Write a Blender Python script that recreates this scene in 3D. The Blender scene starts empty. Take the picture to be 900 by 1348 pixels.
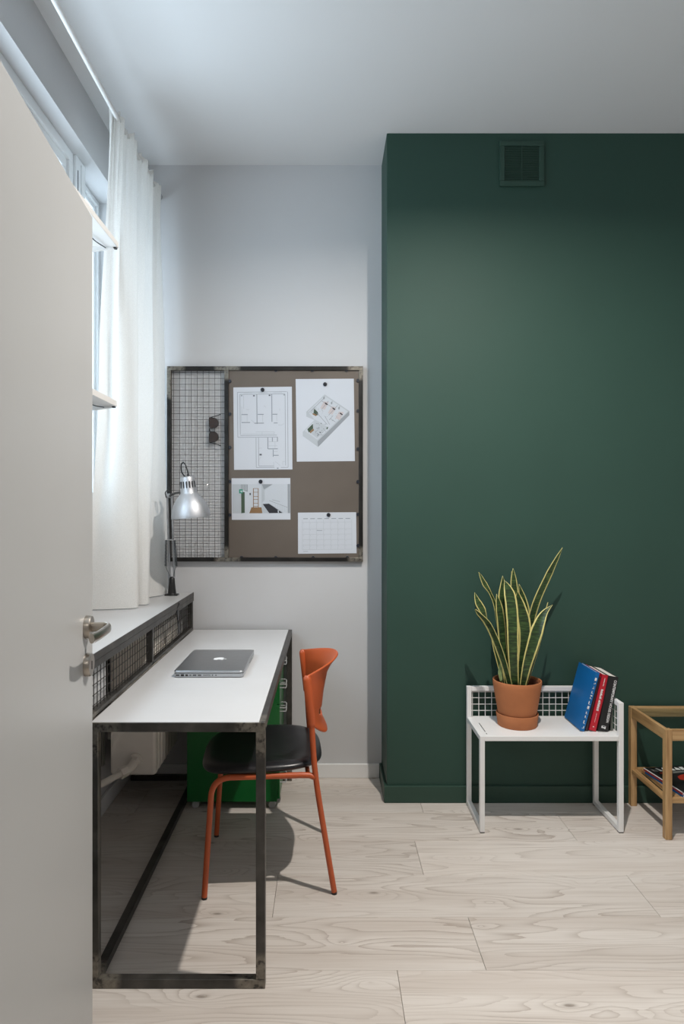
import bpy, bmesh, math, random
from mathutils import Vector, Matrix
random.seed(7)
sc = bpy.context.scene
COL = sc.collection
PI = math.pi

# ------------------------------------------------------------------ camera, light, exposure
CAM_Z = 1.348          # eye height; camera stands in the doorway at the origin looking along +Y
F = 880.0              # focal length in pixels of the 900 x 1348 frame
VX, VY = 430.0, 671.0  # principal point
cam_d = bpy.data.cameras.new('camera')
cam = bpy.data.objects.new('camera', cam_d)
COL.objects.link(cam)
cam.location = (0, 0, CAM_Z)
cam.rotation_euler = (PI / 2, 0, 0)
cam_d.sensor_fit = 'AUTO'
cam_d.sensor_width = 36.0
cam_d.lens = F / 1348.0 * 36.0
cam_d.shift_x = (450.0 - VX) / 1348.0
cam_d.shift_y = (VY - 674.0) / 1348.0
cam_d.clip_start = 0.02
sc.camera = cam

sc.view_settings.view_transform = 'Standard'
sc.view_settings.look = 'None'
sc.view_settings.gamma = 1.0
sc.view_settings.use_curve_mapping = False
sc.view_settings.exposure = -0.30

world = bpy.data.worlds.new('overcast_sky')
sc.world = world
world.use_nodes = True
bgn = world.node_tree.nodes['Background']
bgn.inputs['Color'].default_value = (0.70, 0.86, 1.0, 1)
bgn.inputs['Strength'].default_value = 7.0


def area_lamp(name, loc, size, watts, color, rot=(0, 0, 0), shape='DISK', size_y=None):
    d = bpy.data.lights.new(name, 'AREA')
    d.shape = shape
    d.size = size
    if size_y:
        d.size_y = size_y
    d.energy = watts
    d.color = color
    o = bpy.data.objects.new(name, d)
    o.location = loc
    o.rotation_euler = rot
    COL.objects.link(o)
    return o


ceiling_lamp = area_lamp('ceiling_lamp', (0.62, 1.745, 2.93), 0.05, 62.0, (1.0, 0.935, 0.87))
ceiling_lamp.data.spread = math.radians(165)
hall_fill = area_lamp('hall_fill', (0.1, -0.9, 2.5), 0.9, 8.0, (1.0, 0.95, 0.90))  # unseen fill light, added behind the camera to brighten the room from the front
portal = area_lamp('window_portal', (-1.02, 2.13, 2.11), 2.3, 1.0, (1, 1, 1), (0, -PI / 2, 0), 'RECTANGLE', 1.5)
portal.data.cycles.is_portal = True
portal.rotation_euler = (0, -PI / 2, 0)
portal.data.size, portal.data.size_y = 1.5, 2.3


# ------------------------------------------------------------------ helpers
def at(px, py, Y):
    """world point at depth Y that projects to pixel (px, py) of the photograph"""
    return Vector(((px - VX) / F * Y, Y, CAM_Z - (py - VY) / F * Y))


class MB:
    def __init__(self):
        self.bm = bmesh.new()

    def box(self, x0, x1, y0, y1, z0, z1):
        v = [self.bm.verts.new(p) for p in ((x0, y0, z0), (x1, y0, z0), (x1, y1, z0), (x0, y1, z0),
                                            (x0, y0, z1), (x1, y0, z1), (x1, y1, z1), (x0, y1, z1))]
        for f in ((0, 3, 2, 1), (4, 5, 6, 7), (0, 1, 5, 4), (1, 2, 6, 5), (2, 3, 7, 6), (3, 0, 4, 7)):
            self.bm.faces.new([v[i] for i in f])
        return self

    def obox(self, c, s, R=None):
        """oriented box: centre c, sizes s, 3x3 rotation R"""
        R = R or Matrix.Identity(3)
        c = Vector(c)
        v = []
        for dz in (-.5, .5):
            for dx, dy in ((-.5, -.5), (.5, -.5), (.5, .5), (-.5, .5)):
                v.append(self.bm.verts.new(c + R @ Vector((dx * s[0], dy * s[1], dz * s[2]))))
        for f in ((0, 3, 2, 1), (4, 5, 6, 7), (0, 1, 5, 4), (1, 2, 6, 5), (2, 3, 7, 6), (3, 0, 4, 7)):
            self.bm.faces.new([v[i] for i in f])
        return self

    def tube(self, pts, r, n=10, closed=False, caps=True, flat=None):
        pts = [Vector(p) for p in pts]
        m = len(pts)
        rr = r if isinstance(r, (list, tuple)) else [r] * m
        rings = []
        up = None
        for i, p in enumerate(pts):
            if closed:
                t = (pts[(i + 1) % m] - pts[i - 1])
            else:
                t = pts[min(i + 1, m - 1)] - pts[max(i - 1, 0)]
            t.normalize()
            if up is None:
                a = Vector((0, 0, 1)) if abs(t.z) < .9 else Vector((1, 0, 0))
                up = (a - t * a.dot(t)).normalized()
            else:
                up = (up - t * up.dot(t)).normalized()
            sd = t.cross(up)
            fw = flat if flat else (1, 1)
            rings.append([self.bm.verts.new(p + up * (math.cos(2 * PI * k / n + PI / n) * rr[i] * fw[0]) +
                                            sd * (math.sin(2 * PI * k / n + PI / n) * rr[i] * fw[1])) for k in range(n)])
        rng = range(m) if closed else range(m - 1)
        for i in rng:
            a, b = rings[i], rings[(i + 1) % m]
            for k in range(n):
                self.bm.faces.new((a[k], a[(k + 1) % n], b[(k + 1) % n], b[k]))
        if caps and not closed:
            self.bm.faces.new(rings[0][::-1])
            self.bm.faces.new(rings[-1])
        return self

    def cyl(self, p0, p1, r0, r1=None, n=16):
        return self.tube([p0, p1], [r0, r1 if r1 is not None else r0], n)

    def lathe(self, prof, c=(0, 0, 0), R=None, n=32, close=False):
        R = R or Matrix.Identity(3)
        c = Vector(c)
        rings = []
        for (r, z) in prof:
            if r < 1e-6:
                rings.append([self.bm.verts.new(c + R @ Vector((0, 0, z)))])
            else:
                rings.append([self.bm.verts.new(c + R @ Vector((r * math.cos(2 * PI * k / n), r * math.sin(2 * PI * k / n), z)))
                              for k in range(n)])
        pairs = list(zip(rings, rings[1:]))
        if close:
            pairs.append((rings[-1], rings[0]))
        for a, b in pairs:
            for k in range(n):
                k2 = (k + 1) % n
                if len(a) == 1 and len(b) == 1:
                    continue
                if len(a) == 1:
                    self.bm.faces.new((a[0], b[k2], b[k]))
                elif len(b) == 1:
                    self.bm.faces.new((a[k], a[k2], b[0]))
                else:
                    self.bm.faces.new((a[k], a[k2], b[k2], b[k]))
        return self

    def prism(self, pts, d):
        """extrude the planar polygon pts (3-D points) by vector d"""
        d = Vector(d)
        a = [self.bm.verts.new(Vector(p)) for p in pts]
        b = [self.bm.verts.new(Vector(p) + d) for p in pts]
        n = len(a)
        self.bm.faces.new(a)
        self.bm.faces.new(b[::-1])
        for k in range(n):
            self.bm.faces.new((a[k], b[k], b[(k + 1) % n], a[(k + 1) % n]))
        return self

    def poly(self, pts):
        self.bm.faces.new([self.bm.verts.new(Vector(p)) for p in pts])
        return self

    def grid(self, fn, nu, nv, uv=False):
        vs = [[self.bm.verts.new(fn(i / nu, j / nv)) for j in range(nv + 1)] for i in range(nu + 1)]
        lay = self.bm.loops.layers.uv.verify() if uv else None
        for i in range(nu):
            for j in range(nv):
                f = self.bm.faces.new((vs[i][j], vs[i + 1][j], vs[i + 1][j + 1], vs[i][j + 1]))
                if uv:
                    for lp, (a, b) in zip(f.loops, ((i, j), (i + 1, j), (i + 1, j + 1), (i, j + 1))):
                        lp[lay].uv = (a / nu, b / nv)
        return vs

    def build(self, name, mat, parent=None, world=True, origin=None, bevel=0, seg=2, smooth=None, normals=True):
        """link the gathered shapes as ONE mesh object"""
        if normals:
            bmesh.ops.recalc_face_normals(self.bm, faces=self.bm.faces[:])
        off = Vector((0, 0, 0))
        if parent is not None and world:
            off = root_loc(parent)
        elif origin is not None:
            off = Vector(origin)
        if off.length:
            bmesh.ops.translate(self.bm, verts=self.bm.verts[:], vec=-off)
        me = bpy.data.meshes.new(name)
        self.bm.to_mesh(me)
        self.bm.free()
        me.materials.append(mat)
        o = bpy.data.objects.new(name, me)
        COL.objects.link(o)
        if parent is not None:
            o.parent = parent
        elif origin is not None:
            o.location = off
        if smooth is not None:
            me.polygons.foreach_set('use_smooth', [True] * len(me.polygons))
            me.set_sharp_from_angle(angle=math.radians(smooth))
        if bevel:
            b = o.modifiers.new('bevel', 'BEVEL')
            b.width = bevel
            b.segments = seg
            b.limit_method = 'ANGLE'
            b.angle_limit = math.radians(35)
        return o


def root_loc(o):
    p = Vector((0, 0, 0))
    while o is not None:
        p += Vector(o.location)
        o = o.parent
    return p


def tag(o, label=None, cat=None, group=None, kind=None):
    if label:
        o['label'] = label
    if cat:
        o['category'] = cat
    if group:
        o['group'] = group
    if kind:
        o['kind'] = kind
    return o


def thing(name, label, cat, loc, group=None, rz=0.0):
    o = bpy.data.objects.new(name, None)
    o.empty_display_size = 0.05
    o.location = loc
    o.rotation_euler = (0, 0, rz)
    COL.objects.link(o)
    return tag(o, label, cat, group)


def smooth_path(pts, sub=6, closed=False):
    P = [Vector(p) for p in pts]
    out = []
    n = len(P)
    for i in range(n if closed else n - 1):
        p0 = P[i - 1] if (closed or i > 0) else P[0] * 2 - P[1]
        p1, p2 = P[i], P[(i + 1) % n]
        p3 = P[(i + 2) % n] if (closed or i + 2 < n) else P[-1] * 2 - P[-2]
        for k in range(sub):
            t = k / sub
            out.append(0.5 * ((2 * p1) + (p2 - p0) * t + (2 * p0 - 5 * p1 + 4 * p2 - p3) * t * t +
                              (3 * p1 - p0 - 3 * p2 + p3) * t ** 3))
    if not closed:
        out.append(P[-1].copy())
    return out


# ------------------------------------------------------------------ materials
def new_mat(name):
    m = bpy.data.materials.new(name)
    m.use_nodes = True
    nt = m.node_tree
    return m, nt, nt.nodes['Principled BSDF']


def link(nt, a, b):
    nt.links.new(a, b)


def node(nt, kind, **kw):
    n = nt.nodes.new(kind)
    for k, v in kw.items():
        setattr(n, k, v)
    return n


def math_n(nt, op, a, b=None, clamp=False):
    n = nt.nodes.new('ShaderNodeMath')
    n.operation = op
    n.use_clamp = clamp
    for i, v in enumerate((a, b)):
        if v is None:
            continue
        if isinstance(v, (int, float)):
            n.inputs[i].default_value = v
        else:
            nt.links.new(v, n.inputs[i])
    return n.outputs[0]


def mix_rgb(nt, fac, a, b):
    n = nt.nodes.new('ShaderNodeMix')
    n.data_type = 'RGBA'
    for sock, v in ((n.inputs['Factor'], fac), (n.inputs['A'], a), (n.inputs['B'], b)):
        pass
    def put(idx, v):
        s = n.inputs[idx]
        if isinstance(v, (int, float)):
            s.default_value = v
        elif isinstance(v, (tuple, list)):
            s.default_value = (*v[:3], 1)
        else:
            nt.links.new(v, s)
    put(0, fac)
    put(6, a)
    put(7, b)
    return n.outputs[2]


def ramp(nt, fac, stops):
    n = nt.nodes.new('ShaderNodeValToRGB')
    els = n.color_ramp.elements
    while len(els) < len(stops):
        els.new(0.5)
    for e, (p, c) in zip(els, stops):
        e.position = p
        e.color = (*c, 1) if len(c) == 3 else c
    nt.links.new(fac, n.inputs[0])
    return n.outputs[0]


def pmat(name, col, rough=0.5, metal=0.0, vary=0.06, scale=6.0, bump=0.0, bscale=120.0, spec=0.5, coat=0.0, stretch=None):
    """principled material whose colour is gently mottled by noise, with optional fine relief"""
    m, nt, b = new_mat(name)
    tc = node(nt, 'ShaderNodeTexCoord')
    src = tc.outputs['Object']
    if stretch:
        mp = node(nt, 'ShaderNodeMapping')
        mp.inputs['Scale'].default_value = stretch
        link(nt, src, mp.inputs[0])
        src = mp.outputs[0]
    nz = node(nt, 'ShaderNodeTexNoise')
    nz.inputs['Scale'].default_value = scale
    nz.inputs['Detail'].default_value = 4
    link(nt, src, nz.inputs['Vector'])
    lo = tuple(max(0, c * (1 - vary)) for c in col)
    hi = tuple(min(1, c * (1 + vary)) for c in col)
    link(nt, ramp(nt, nz.outputs['Fac'], [(0.3, lo), (0.7, hi)]), b.inputs['Base Color'])
    b.inputs['Roughness'].default_value = rough
    b.inputs['Metallic'].default_value = metal
    b.inputs['Specular IOR Level'].default_value = spec
    b.inputs['Coat Weight'].default_value = coat
    if bump:
        n2 = node(nt, 'ShaderNodeTexNoise')
        n2.inputs['Scale'].default_value = bscale
        n2.inputs['Detail'].default_value = 3
        link(nt, src, n2.inputs['Vector'])
        bp = node(nt, 'ShaderNodeBump')
        bp.inputs['Strength'].default_value = bump
        bp.inputs['Distance'].default_value = 0.002
        link(nt, n2.outputs['Fac'], bp.inputs['Height'])
        link(nt, bp.outputs[0], b.inputs['Normal'])
    return m


def glass_mat(name, tint=(1, 1, 1)):
    m, nt, b = new_mat(name)
    nt.nodes.remove(b)
    out = nt.nodes['Material Output']
    tr = node(nt, 'ShaderNodeBsdfTransparent')
    tr.inputs['Color'].default_value = (*tint, 1)
    gl = node(nt, 'ShaderNodeBsdfGlossy')
    gl.inputs['Roughness'].default_value = 0.02
    lw = node(nt, 'ShaderNodeLayerWeight')
    lw.inputs['Blend'].default_value = 0.5
    fres = math_n(nt, 'ADD', 0.04, math_n(nt, 'MULTIPLY', math_n(nt, 'POWER', lw.outputs['Facing'], 5.0), 0.96))
    mx = node(nt, 'ShaderNodeMixShader')
    link(nt, fres, mx.inputs[0])
    link(nt, tr.outputs[0], mx.inputs[1])
    link(nt, gl.outputs[0], mx.inputs[2])
    link(nt, mx.outputs[0], out.inputs[0])
    return m


def steel_mat(name, spots, radius=0.075, k=1.0):
    """raw dark mill-scale steel, ground bright around its welds"""
    m, nt, b = new_mat(name)
    geo = node(nt, 'ShaderNodeNewGeometry')
    nz = node(nt, 'ShaderNodeTexNoise')
    nz.inputs['Scale'].default_value = 14
    nz.inputs['Detail'].default_value = 6
    link(nt, geo.outputs['Position'], nz.inputs['Vector'])
    base = ramp(nt, nz.outputs['Fac'], [(p, tuple(q * k for q in c)) for p, c in ((0.25, (0.020, 0.019, 0.017)), (0.6, (0.052, 0.049, 0.045)), (0.85, (0.10, 0.094, 0.084)))])
    mask = None
    for s in spots:
        vd = node(nt, 'ShaderNodeVectorMath', operation='DISTANCE')
        link(nt, geo.outputs['Position'], vd.inputs[0])
        vd.inputs[1].default_value = s
        mr = node(nt, 'ShaderNodeMapRange')
        link(nt, vd.outputs['Value'], mr.inputs[0])
        mr.inputs[1].default_value = radius * 0.75
        mr.inputs[2].default_value = radius
        mr.inputs[3].default_value = 1
        mr.inputs[4].default_value = 0
        mask = mr.outputs[0] if mask is None else math_n(nt, 'MAXIMUM', mask, mr.outputs[0])
    n2 = node(nt, 'ShaderNodeTexNoise')
    n2.inputs['Scale'].default_value = 70
    n2.inputs['Detail'].default_value = 8
    link(nt, geo.outputs['Position'], n2.inputs['Vector'])
    worn = ramp(nt, n2.outputs['Fac'], [(0.36, (0.06, 0.055, 0.05)), (0.46, (0.17, 0.155, 0.13)), (0.8, (0.27, 0.25, 0.21))])
    col = mix_rgb(nt, mask, base, worn) if mask is not None else base
    link(nt, col, b.inputs['Base Color'])
    b.inputs['Metallic'].default_value = 0.55
    b.inputs['Roughness'].default_value = 0.42
    return m


def plank_mat():
    m, nt, b = new_mat('pale_wood_laminate')
    geo = node(nt, 'ShaderNodeNewGeometry')
    oi = node(nt, 'ShaderNodeObjectInfo')
    rnd = oi.outputs['Random']
    off = node(nt, 'ShaderNodeCombineXYZ')
    link(nt, math_n(nt, 'MULTIPLY', rnd, 37.0), off.inputs[0])
    link(nt, math_n(nt, 'MULTIPLY', rnd, 91.0), off.inputs[1])
    link(nt, math_n(nt, 'MULTIPLY', rnd, 17.0), off.inputs[2])
    add = node(nt, 'ShaderNodeVectorMath', operation='ADD')
    link(nt, geo.outputs['Position'], add.inputs[0])
    link(nt, off.outputs[0], add.inputs[1])

    def mapped(s):
        mp = node(nt, 'ShaderNodeMapping')
        mp.inputs['Scale'].default_value = s
        link(nt, add.outputs[0], mp.inputs[0])
        return mp.outputs[0]
    # knots: sparse cells that swirl the growth field round them
    vor = node(nt, 'ShaderNodeTexVoronoi')
    vor.voronoi_dimensions = '2D'
    vor.inputs['Scale'].default_value = 1.0
    link(nt, mapped((1.7, 4.6, 1)), vor.inputs['Vector'])
    knot_d = vor.outputs['Distance']
    # growth field: long soft noise; its contour lines are the cathedral grain
    nz = node(nt, 'ShaderNodeTexNoise')
    nz.inputs['Scale'].default_value = 1.0
    nz.inputs['Detail'].default_value = 1.5
    nz.inputs['Roughness'].default_value = 0.45
    link(nt, mapped((0.9, 7.5, 1)), nz.inputs['Vector'])
    bumpk = math_n(nt, 'POWER', math_n(nt, 'SUBTRACT', 1.0, math_n(nt, 'MULTIPLY', knot_d, 2.2, True), True), 3.0)
    field = math_n(nt, 'ADD', math_n(nt, 'MULTIPLY', nz.outputs['Fac'], 19.0), math_n(nt, 'MULTIPLY', bumpk, 3.4))
    fine = node(nt, 'ShaderNodeTexNoise')
    fine.inputs['Scale'].default_value = 1.0
    fine.inputs['Detail'].default_value = 6
    fine.inputs['Roughness'].default_value = 0.65
    link(nt, mapped((3.0, 130, 1)), fine.inputs['Vector'])
    field2 = math_n(nt, 'ADD', field, math_n(nt, 'MULTIPLY', fine.outputs['Fac'], 0.35))
    fr = math_n(nt, 'FRACT', field2)
    line = math_n(nt, 'POWER', fr, 5.0)
    # lines come and go
    soft = node(nt, 'ShaderNodeTexNoise')
    soft.inputs['Scale'].default_value = 1.0
    soft.inputs['Detail'].default_value = 2
    link(nt, mapped((1.6, 5.0, 1)), soft.inputs['Vector'])
    vis = ramp(nt, soft.outputs['Fac'], [(0.38, (0.12, 0.12, 0.12)), (0.66, (1, 1, 1))])
    amount = math_n(nt, 'MULTIPLY', line, vis)
    base = ramp(nt, fine.outputs['Fac'], [(0.25, (0.545, 0.490, 0.440)), (0.5, (0.650, 0.602, 0.552)), (0.8, (0.710, 0.668, 0.622))])
    tone = node(nt, 'ShaderNodeTexNoise')
    tone.inputs['Scale'].default_value = 1.0
    tone.inputs['Detail'].default_value = 2
    link(nt, mapped((0.7, 9, 1)), tone.inputs['Vector'])
    base = mix_rgb(nt, math_n(nt, 'MULTIPLY', ramp(nt, tone.outputs['Fac'], [(0.42, (0, 0, 0)), (0.68, (1, 1, 1))]), 0.42), base, (0.47, 0.40, 0.345))
    col = mix_rgb(nt, math_n(nt, 'MULTIPLY', amount, 0.85), base, (0.335, 0.275, 0.23))
    km = ramp(nt, knot_d, [(0.0, (1, 1, 1)), (0.016, (0.8, 0.8, 0.8)), (0.03, (0.25, 0.25, 0.25)), (0.05, (0, 0, 0))])
    keep = node(nt, 'ShaderNodeSeparateColor')
    link(nt, vor.outputs['Color'], keep.inputs[0])
    kk = math_n(nt, 'GREATER_THAN', keep.outputs[0], 0.6)
    col = mix_rgb(nt, math_n(nt, 'MULTIPLY', math_n(nt, 'MULTIPLY', km, kk), 0.85), col, (0.20, 0.165, 0.135))
    # every plank its own shade
    shade = math_n(nt, 'ADD', 0.95, math_n(nt, 'MULTIPLY', rnd, 0.10))
    sv = node(nt, 'ShaderNodeVectorMath', operation='SCALE')
    link(nt, col, sv.inputs[0])
    link(nt, shade, sv.inputs['Scale'])
    link(nt, sv.outputs[0], b.inputs['Base Color'])
    b.inputs['Roughness'].default_value = 0.52
    b.inputs['Specular IOR Level'].default_value = 0.3
    bp = node(nt, 'ShaderNodeBump')
    bp.inputs['Strength'].default_value = 0.12
    bp.inputs['Distance'].default_value = 0.001
    link(nt, fine.outputs['Fac'], bp.inputs['Height'])
    link(nt, bp.outputs[0], b.inputs['Normal'])
    return m


def leaf_mat():
    m, nt, b = new_mat('variegated_leaf')
    uv = node(nt, 'ShaderNodeUVMap')
    sep = node(nt, 'ShaderNodeSeparateXYZ')
    link(nt, uv.outputs[0], sep.inputs[0])
    geo = node(nt, 'ShaderNodeNewGeometry')
    nz = node(nt, 'ShaderNodeTexNoise')
    nz.inputs['Scale'].default_value = 60
    nz.inputs['Detail'].default_value = 3
    link(nt, geo.outputs['Position'], nz.inputs['Vector'])
    # cross banding
    mp = node(nt, 'ShaderNodeMapping')
    mp.inputs['Scale'].default_value = (25, 25, 170)
    link(nt, geo.outputs['Position'], mp.inputs[0])
    bz = node(nt, 'ShaderNodeTexNoise')
    bz.inputs['Scale'].default_value = 1
    bz.inputs['Detail'].default_value = 3
    link(nt, mp.outputs[0], bz.inputs['Vector'])
    green = ramp(nt, bz.outputs['Fac'], [(0.36, (0.010, 0.024, 0.009)), (0.52, (0.028, 0.062, 0.017)), (0.68, (0.062, 0.115, 0.034))])
    d = math_n(nt, 'ABSOLUTE', math_n(nt, 'SUBTRACT', sep.outputs[0], 0.5))
    d2 = math_n(nt, 'ADD', d, math_n(nt, 'MULTIPLY', math_n(nt, 'SUBTRACT', nz.outputs['Fac'], 0.5), 0.06))
    edge = ramp(nt, d2, [(0.37, (0, 0, 0)), (0.40, (1, 1, 1))])
    col = mix_rgb(nt, edge, green, (0.62, 0.55, 0.20))
    link(nt, col, b.inputs['Base Color'])
    b.inputs['Roughness'].default_value = 0.38
    return m


def curtain_mat():
    m, nt, b = new_mat('white_linen_sheer')
    nt.nodes.remove(b)
    out = nt.nodes['Material Output']
    tc = node(nt, 'ShaderNodeTexCoord')
    mp = node(nt, 'ShaderNodeMapping')
    mp.inputs['Scale'].default_value = (300, 300, 500)
    link(nt, tc.outputs['Object'], mp.inputs[0])
    nz = node(nt, 'ShaderNodeTexNoise')
    nz.inputs['Scale'].default_value = 1
    nz.inputs['Detail'].default_value = 3
    link(nt, mp.outputs[0], nz.inputs['Vector'])
    col = ramp(nt, nz.outputs['Fac'], [(0.3, (0.80, 0.79, 0.76)), (0.7, (0.92, 0.91, 0.88))])
    bp = node(nt, 'ShaderNodeBump')
    bp.inputs['Strength'].default_value = 0.15
    bp.inputs['Distance'].default_value = 0.0006
    link(nt, nz.outputs['Fac'], bp.inputs['Height'])
    df = node(nt, 'ShaderNodeBsdfDiffuse')
    tl = node(nt, 'ShaderNodeBsdfTranslucent')
    for s in (df, tl):
        link(nt, col, s.inputs['Color'])
        link(nt, bp.outputs[0], s.inputs['Normal'])
    mx = node(nt, 'ShaderNodeMixShader')
    mx.inputs[0].default_value = 0.30
    link(nt, df.outputs[0], mx.inputs[1])
    link(nt, tl.outputs[0], mx.inputs[2])
    link(nt, mx.outputs[0], out.inputs[0])
    return m


def bamboo_mat(name, vertical):
    m, nt, b = new_mat(name)
    geo = node(nt, 'ShaderNodeNewGeometry')
    mp = node(nt, 'ShaderNodeMapping')
    mp.inputs['Scale'].default_value = vertical
    link(nt, geo.outputs['Position'], mp.inputs[0])
    nz = node(nt, 'ShaderNodeTexNoise')
    nz.inputs['Scale'].default_value = 1
    nz.inputs['Detail'].default_value = 4
    link(nt, mp.outputs[0], nz.inputs['Vector'])
    link(nt, ramp(nt, nz.outputs['Fac'], [(0.3, (0.30, 0.165, 0.065)), (0.55, (0.47, 0.29, 0.13)), (0.75, (0.55, 0.36, 0.18))]), b.inputs['Base Color'])
    b.inputs['Roughness'].default_value = 0.42
    return m


M = {}
M['wall'] = pmat('white_wall_paint', (0.57, 0.57, 0.575), 0.75, vary=0.012, scale=2.5, bump=0.10, bscale=260, spec=0.2)
M['ceiling'] = pmat('white_ceiling_paint', (0.72, 0.72, 0.72), 0.8, vary=0.01, scale=2, bump=0.08, bscale=200, spec=0.2)
M['green'] = pmat('dark_green_wall_paint', (0.024, 0.062, 0.046), 0.6, vary=0.03, scale=3, bump=0.12, bscale=240, spec=0.35)
M['greentrim'] = pmat('dark_green_trim_paint', (0.024, 0.060, 0.043), 0.5, vary=0.03, scale=3, spec=0.4)
M['trim'] = pmat('white_trim_paint', (0.78, 0.78, 0.77), 0.45, vary=0.015, scale=4, spec=0.4)
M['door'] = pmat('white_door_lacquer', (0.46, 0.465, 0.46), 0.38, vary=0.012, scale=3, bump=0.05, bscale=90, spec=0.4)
M['nickel'] = pmat('satin_nickel', (0.46, 0.42, 0.37), 0.30, 1.0, vary=0.08, scale=30)
M['plank'] = plank_mat()
M['subfloor'] = pmat('dark_joint', (0.20, 0.17, 0.15), 0.8)
M['pvc'] = pmat('white_window_plastic', (0.80, 0.82, 0.83), 0.3, vary=0.01)
M['glass'] = glass_mat('clear_glass')
M['tableglass'] = glass_mat('table_glass', (0.93, 0.97, 0.95))
M['curtain'] = curtain_mat()
M['whitemetal'] = pmat('white_powder_coat', (0.78, 0.78, 0.77), 0.38, vary=0.015, scale=8)
M['shelf'] = pmat('white_shelf_laminate', (0.76, 0.75, 0.73), 0.4, vary=0.012)
M['desktop'] = pmat('white_desktop_laminate', (0.60, 0.60, 0.60), 0.36, vary=0.02, scale=5, spec=0.45)
M['sill'] = pmat('light_grey_sill_laminate', (0.52, 0.52, 0.52), 0.4, vary=0.02, scale=5)
M['wire'] = pmat('dark_wire', (0.030, 0.030, 0.032), 0.45, 0.5)
M['wirebrown'] = pmat('raw_steel_wire', (0.055, 0.050, 0.045), 0.45, 0.6)
M['panel'] = pmat('taupe_steel_sheet', (0.135, 0.110, 0.090), 0.5, 0.25, vary=0.10, scale=3.5, bump=0.03, bscale=30)
M['paper'] = pmat('white_paper', (0.56, 0.585, 0.63), 0.7, vary=0.01)
M['ink'] = pmat('grey_print_line', (0.24, 0.27, 0.30), 0.8)
M['inkd'] = pmat('dark_print_line', (0.10, 0.11, 0.13), 0.8)
M['inkl'] = pmat('pale_print_line', (0.40, 0.43, 0.46), 0.8)
M['magnet'] = pmat('black_magnet', (0.012, 0.014, 0.022), 0.35)
M['alu'] = pmat('brushed_aluminium', (0.52, 0.54, 0.56), 0.30, 1.0, vary=0.03, scale=40)
M['lampalu'] = pmat('silver_lamp_lacquer', (0.50, 0.51, 0.53), 0.48, 0.85, vary=0.02)
M['blackplastic'] = pmat('black_plastic', (0.010, 0.010, 0.011), 0.4)
M['chrome'] = pmat('chrome', (0.62, 0.62, 0.62), 0.15, 1.0)
M['spring'] = pmat('dark_spring_steel', (0.16, 0.17, 0.18), 0.3, 1.0)
M['orange'] = pmat('orange_red_powder_coat', (0.47, 0.088, 0.022), 0.42, vary=0.05, scale=9, bump=0.03, bscale=400)
M['leather'] = pmat('black_leather', (0.013, 0.013, 0.015), 0.30, vary=0.15, scale=14, bump=0.10, bscale=320, spec=0.42)
M['cabgreen'] = pmat('green_enamelled_steel', (0.004, 0.118, 0.022), 0.32, vary=0.04, scale=4, spec=0.5)
M['castor'] = pmat('clear_grey_plastic', (0.40, 0.41, 0.41), 0.25, vary=0.05)
M['radiator'] = pmat('cream_radiator_enamel', (0.84, 0.79, 0.72), 0.42, vary=0.04, scale=9)
M['terracotta'] = pmat('terracotta', (0.44, 0.165, 0.070), 0.8, vary=0.09, scale=10, bump=0.12, bscale=150, spec=0.2)
M['terrarim'] = pmat('brown_plastic_pot', (0.20, 0.065, 0.030), 0.55, vary=0.08)
M['soil'] = pmat('potting_soil', (0.020, 0.014, 0.010), 0.95, vary=0.5, scale=60, bump=0.8, bscale=90)
M['leaf'] = leaf_mat()
M['leafyoung'] = pmat('young_leaf', (0.27, 0.36, 0.16), 0.4, vary=0.25, scale=60)
M['bblue'] = pmat('blue_cover', (0.002, 0.120, 0.35), 0.5, vary=0.07, scale=8, spec=0.4)
M['bblack'] = pmat('black_cover', (0.008, 0.008, 0.009), 0.5, vary=0.1)
M['bnavy'] = pmat('dark_maroon_cover', (0.030, 0.012, 0.018), 0.4, vary=0.1)
M['bred'] = pmat('red_cover', (0.48, 0.010, 0.024), 0.38, vary=0.05)
M['bgrey'] = pmat('grey_green_cover', (0.13, 0.145, 0.125), 0.3, vary=0.15, scale=18)
M['pages'] = pmat('book_pages', (0.72, 0.69, 0.63), 0.8, vary=0.06, scale=3, stretch=(200, 1, 1))
M['print'] = pmat('white_lettering', (0.80, 0.80, 0.80), 0.6, vary=0.01)
M['bamboo'] = bamboo_mat('bamboo_upright', (90, 90, 5))
M['bambooX'] = bamboo_mat('bamboo_along', (5, 90, 90))
M['bambooY'] = bamboo_mat('bamboo_across', (90, 5, 90))
M['tort'] = pmat('tortoiseshell_lens', (0.024, 0.010, 0.005), 0.45, vary=0.4, scale=60)
M['blob_red'] = pmat('red_print', (0.42, 0.030, 0.015), 0.4)
M['blob_grey'] = pmat('grey_print', (0.20, 0.20, 0.19), 0.5)
M['pwhite'] = pmat('photo_white', (0.51, 0.54, 0.58), 0.6, vary=0.01)
M['pgrey'] = pmat('photo_grey', (0.27, 0.29, 0.31), 0.6)
M['pgrey2'] = pmat('photo_pale_grey', (0.43, 0.46, 0.49), 0.6)
M['pgreen'] = pmat('photo_dark_green', (0.045, 0.075, 0.045), 0.6)
M['pteal'] = pmat('photo_sign_green', (0.02, 0.25, 0.16), 0.6)
M['pwood'] = pmat('photo_wood', (0.24, 0.135, 0.060), 0.6)
M['pblack'] = pmat('photo_black', (0.016, 0.016, 0.022), 0.6)
M['ppink'] = pmat('photo_pinkish', (0.52, 0.46, 0.46), 0.6)

# ------------------------------------------------------------------ the setting
XL, YB, YG, H = -1.0, 3.37, 3.083, 3.085      # window wall, back wall, green wall face, ceiling height
XG, XR = 0.2765, 2.5
YF = 0.62                                     # wall with the doorway the camera stands in

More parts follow.
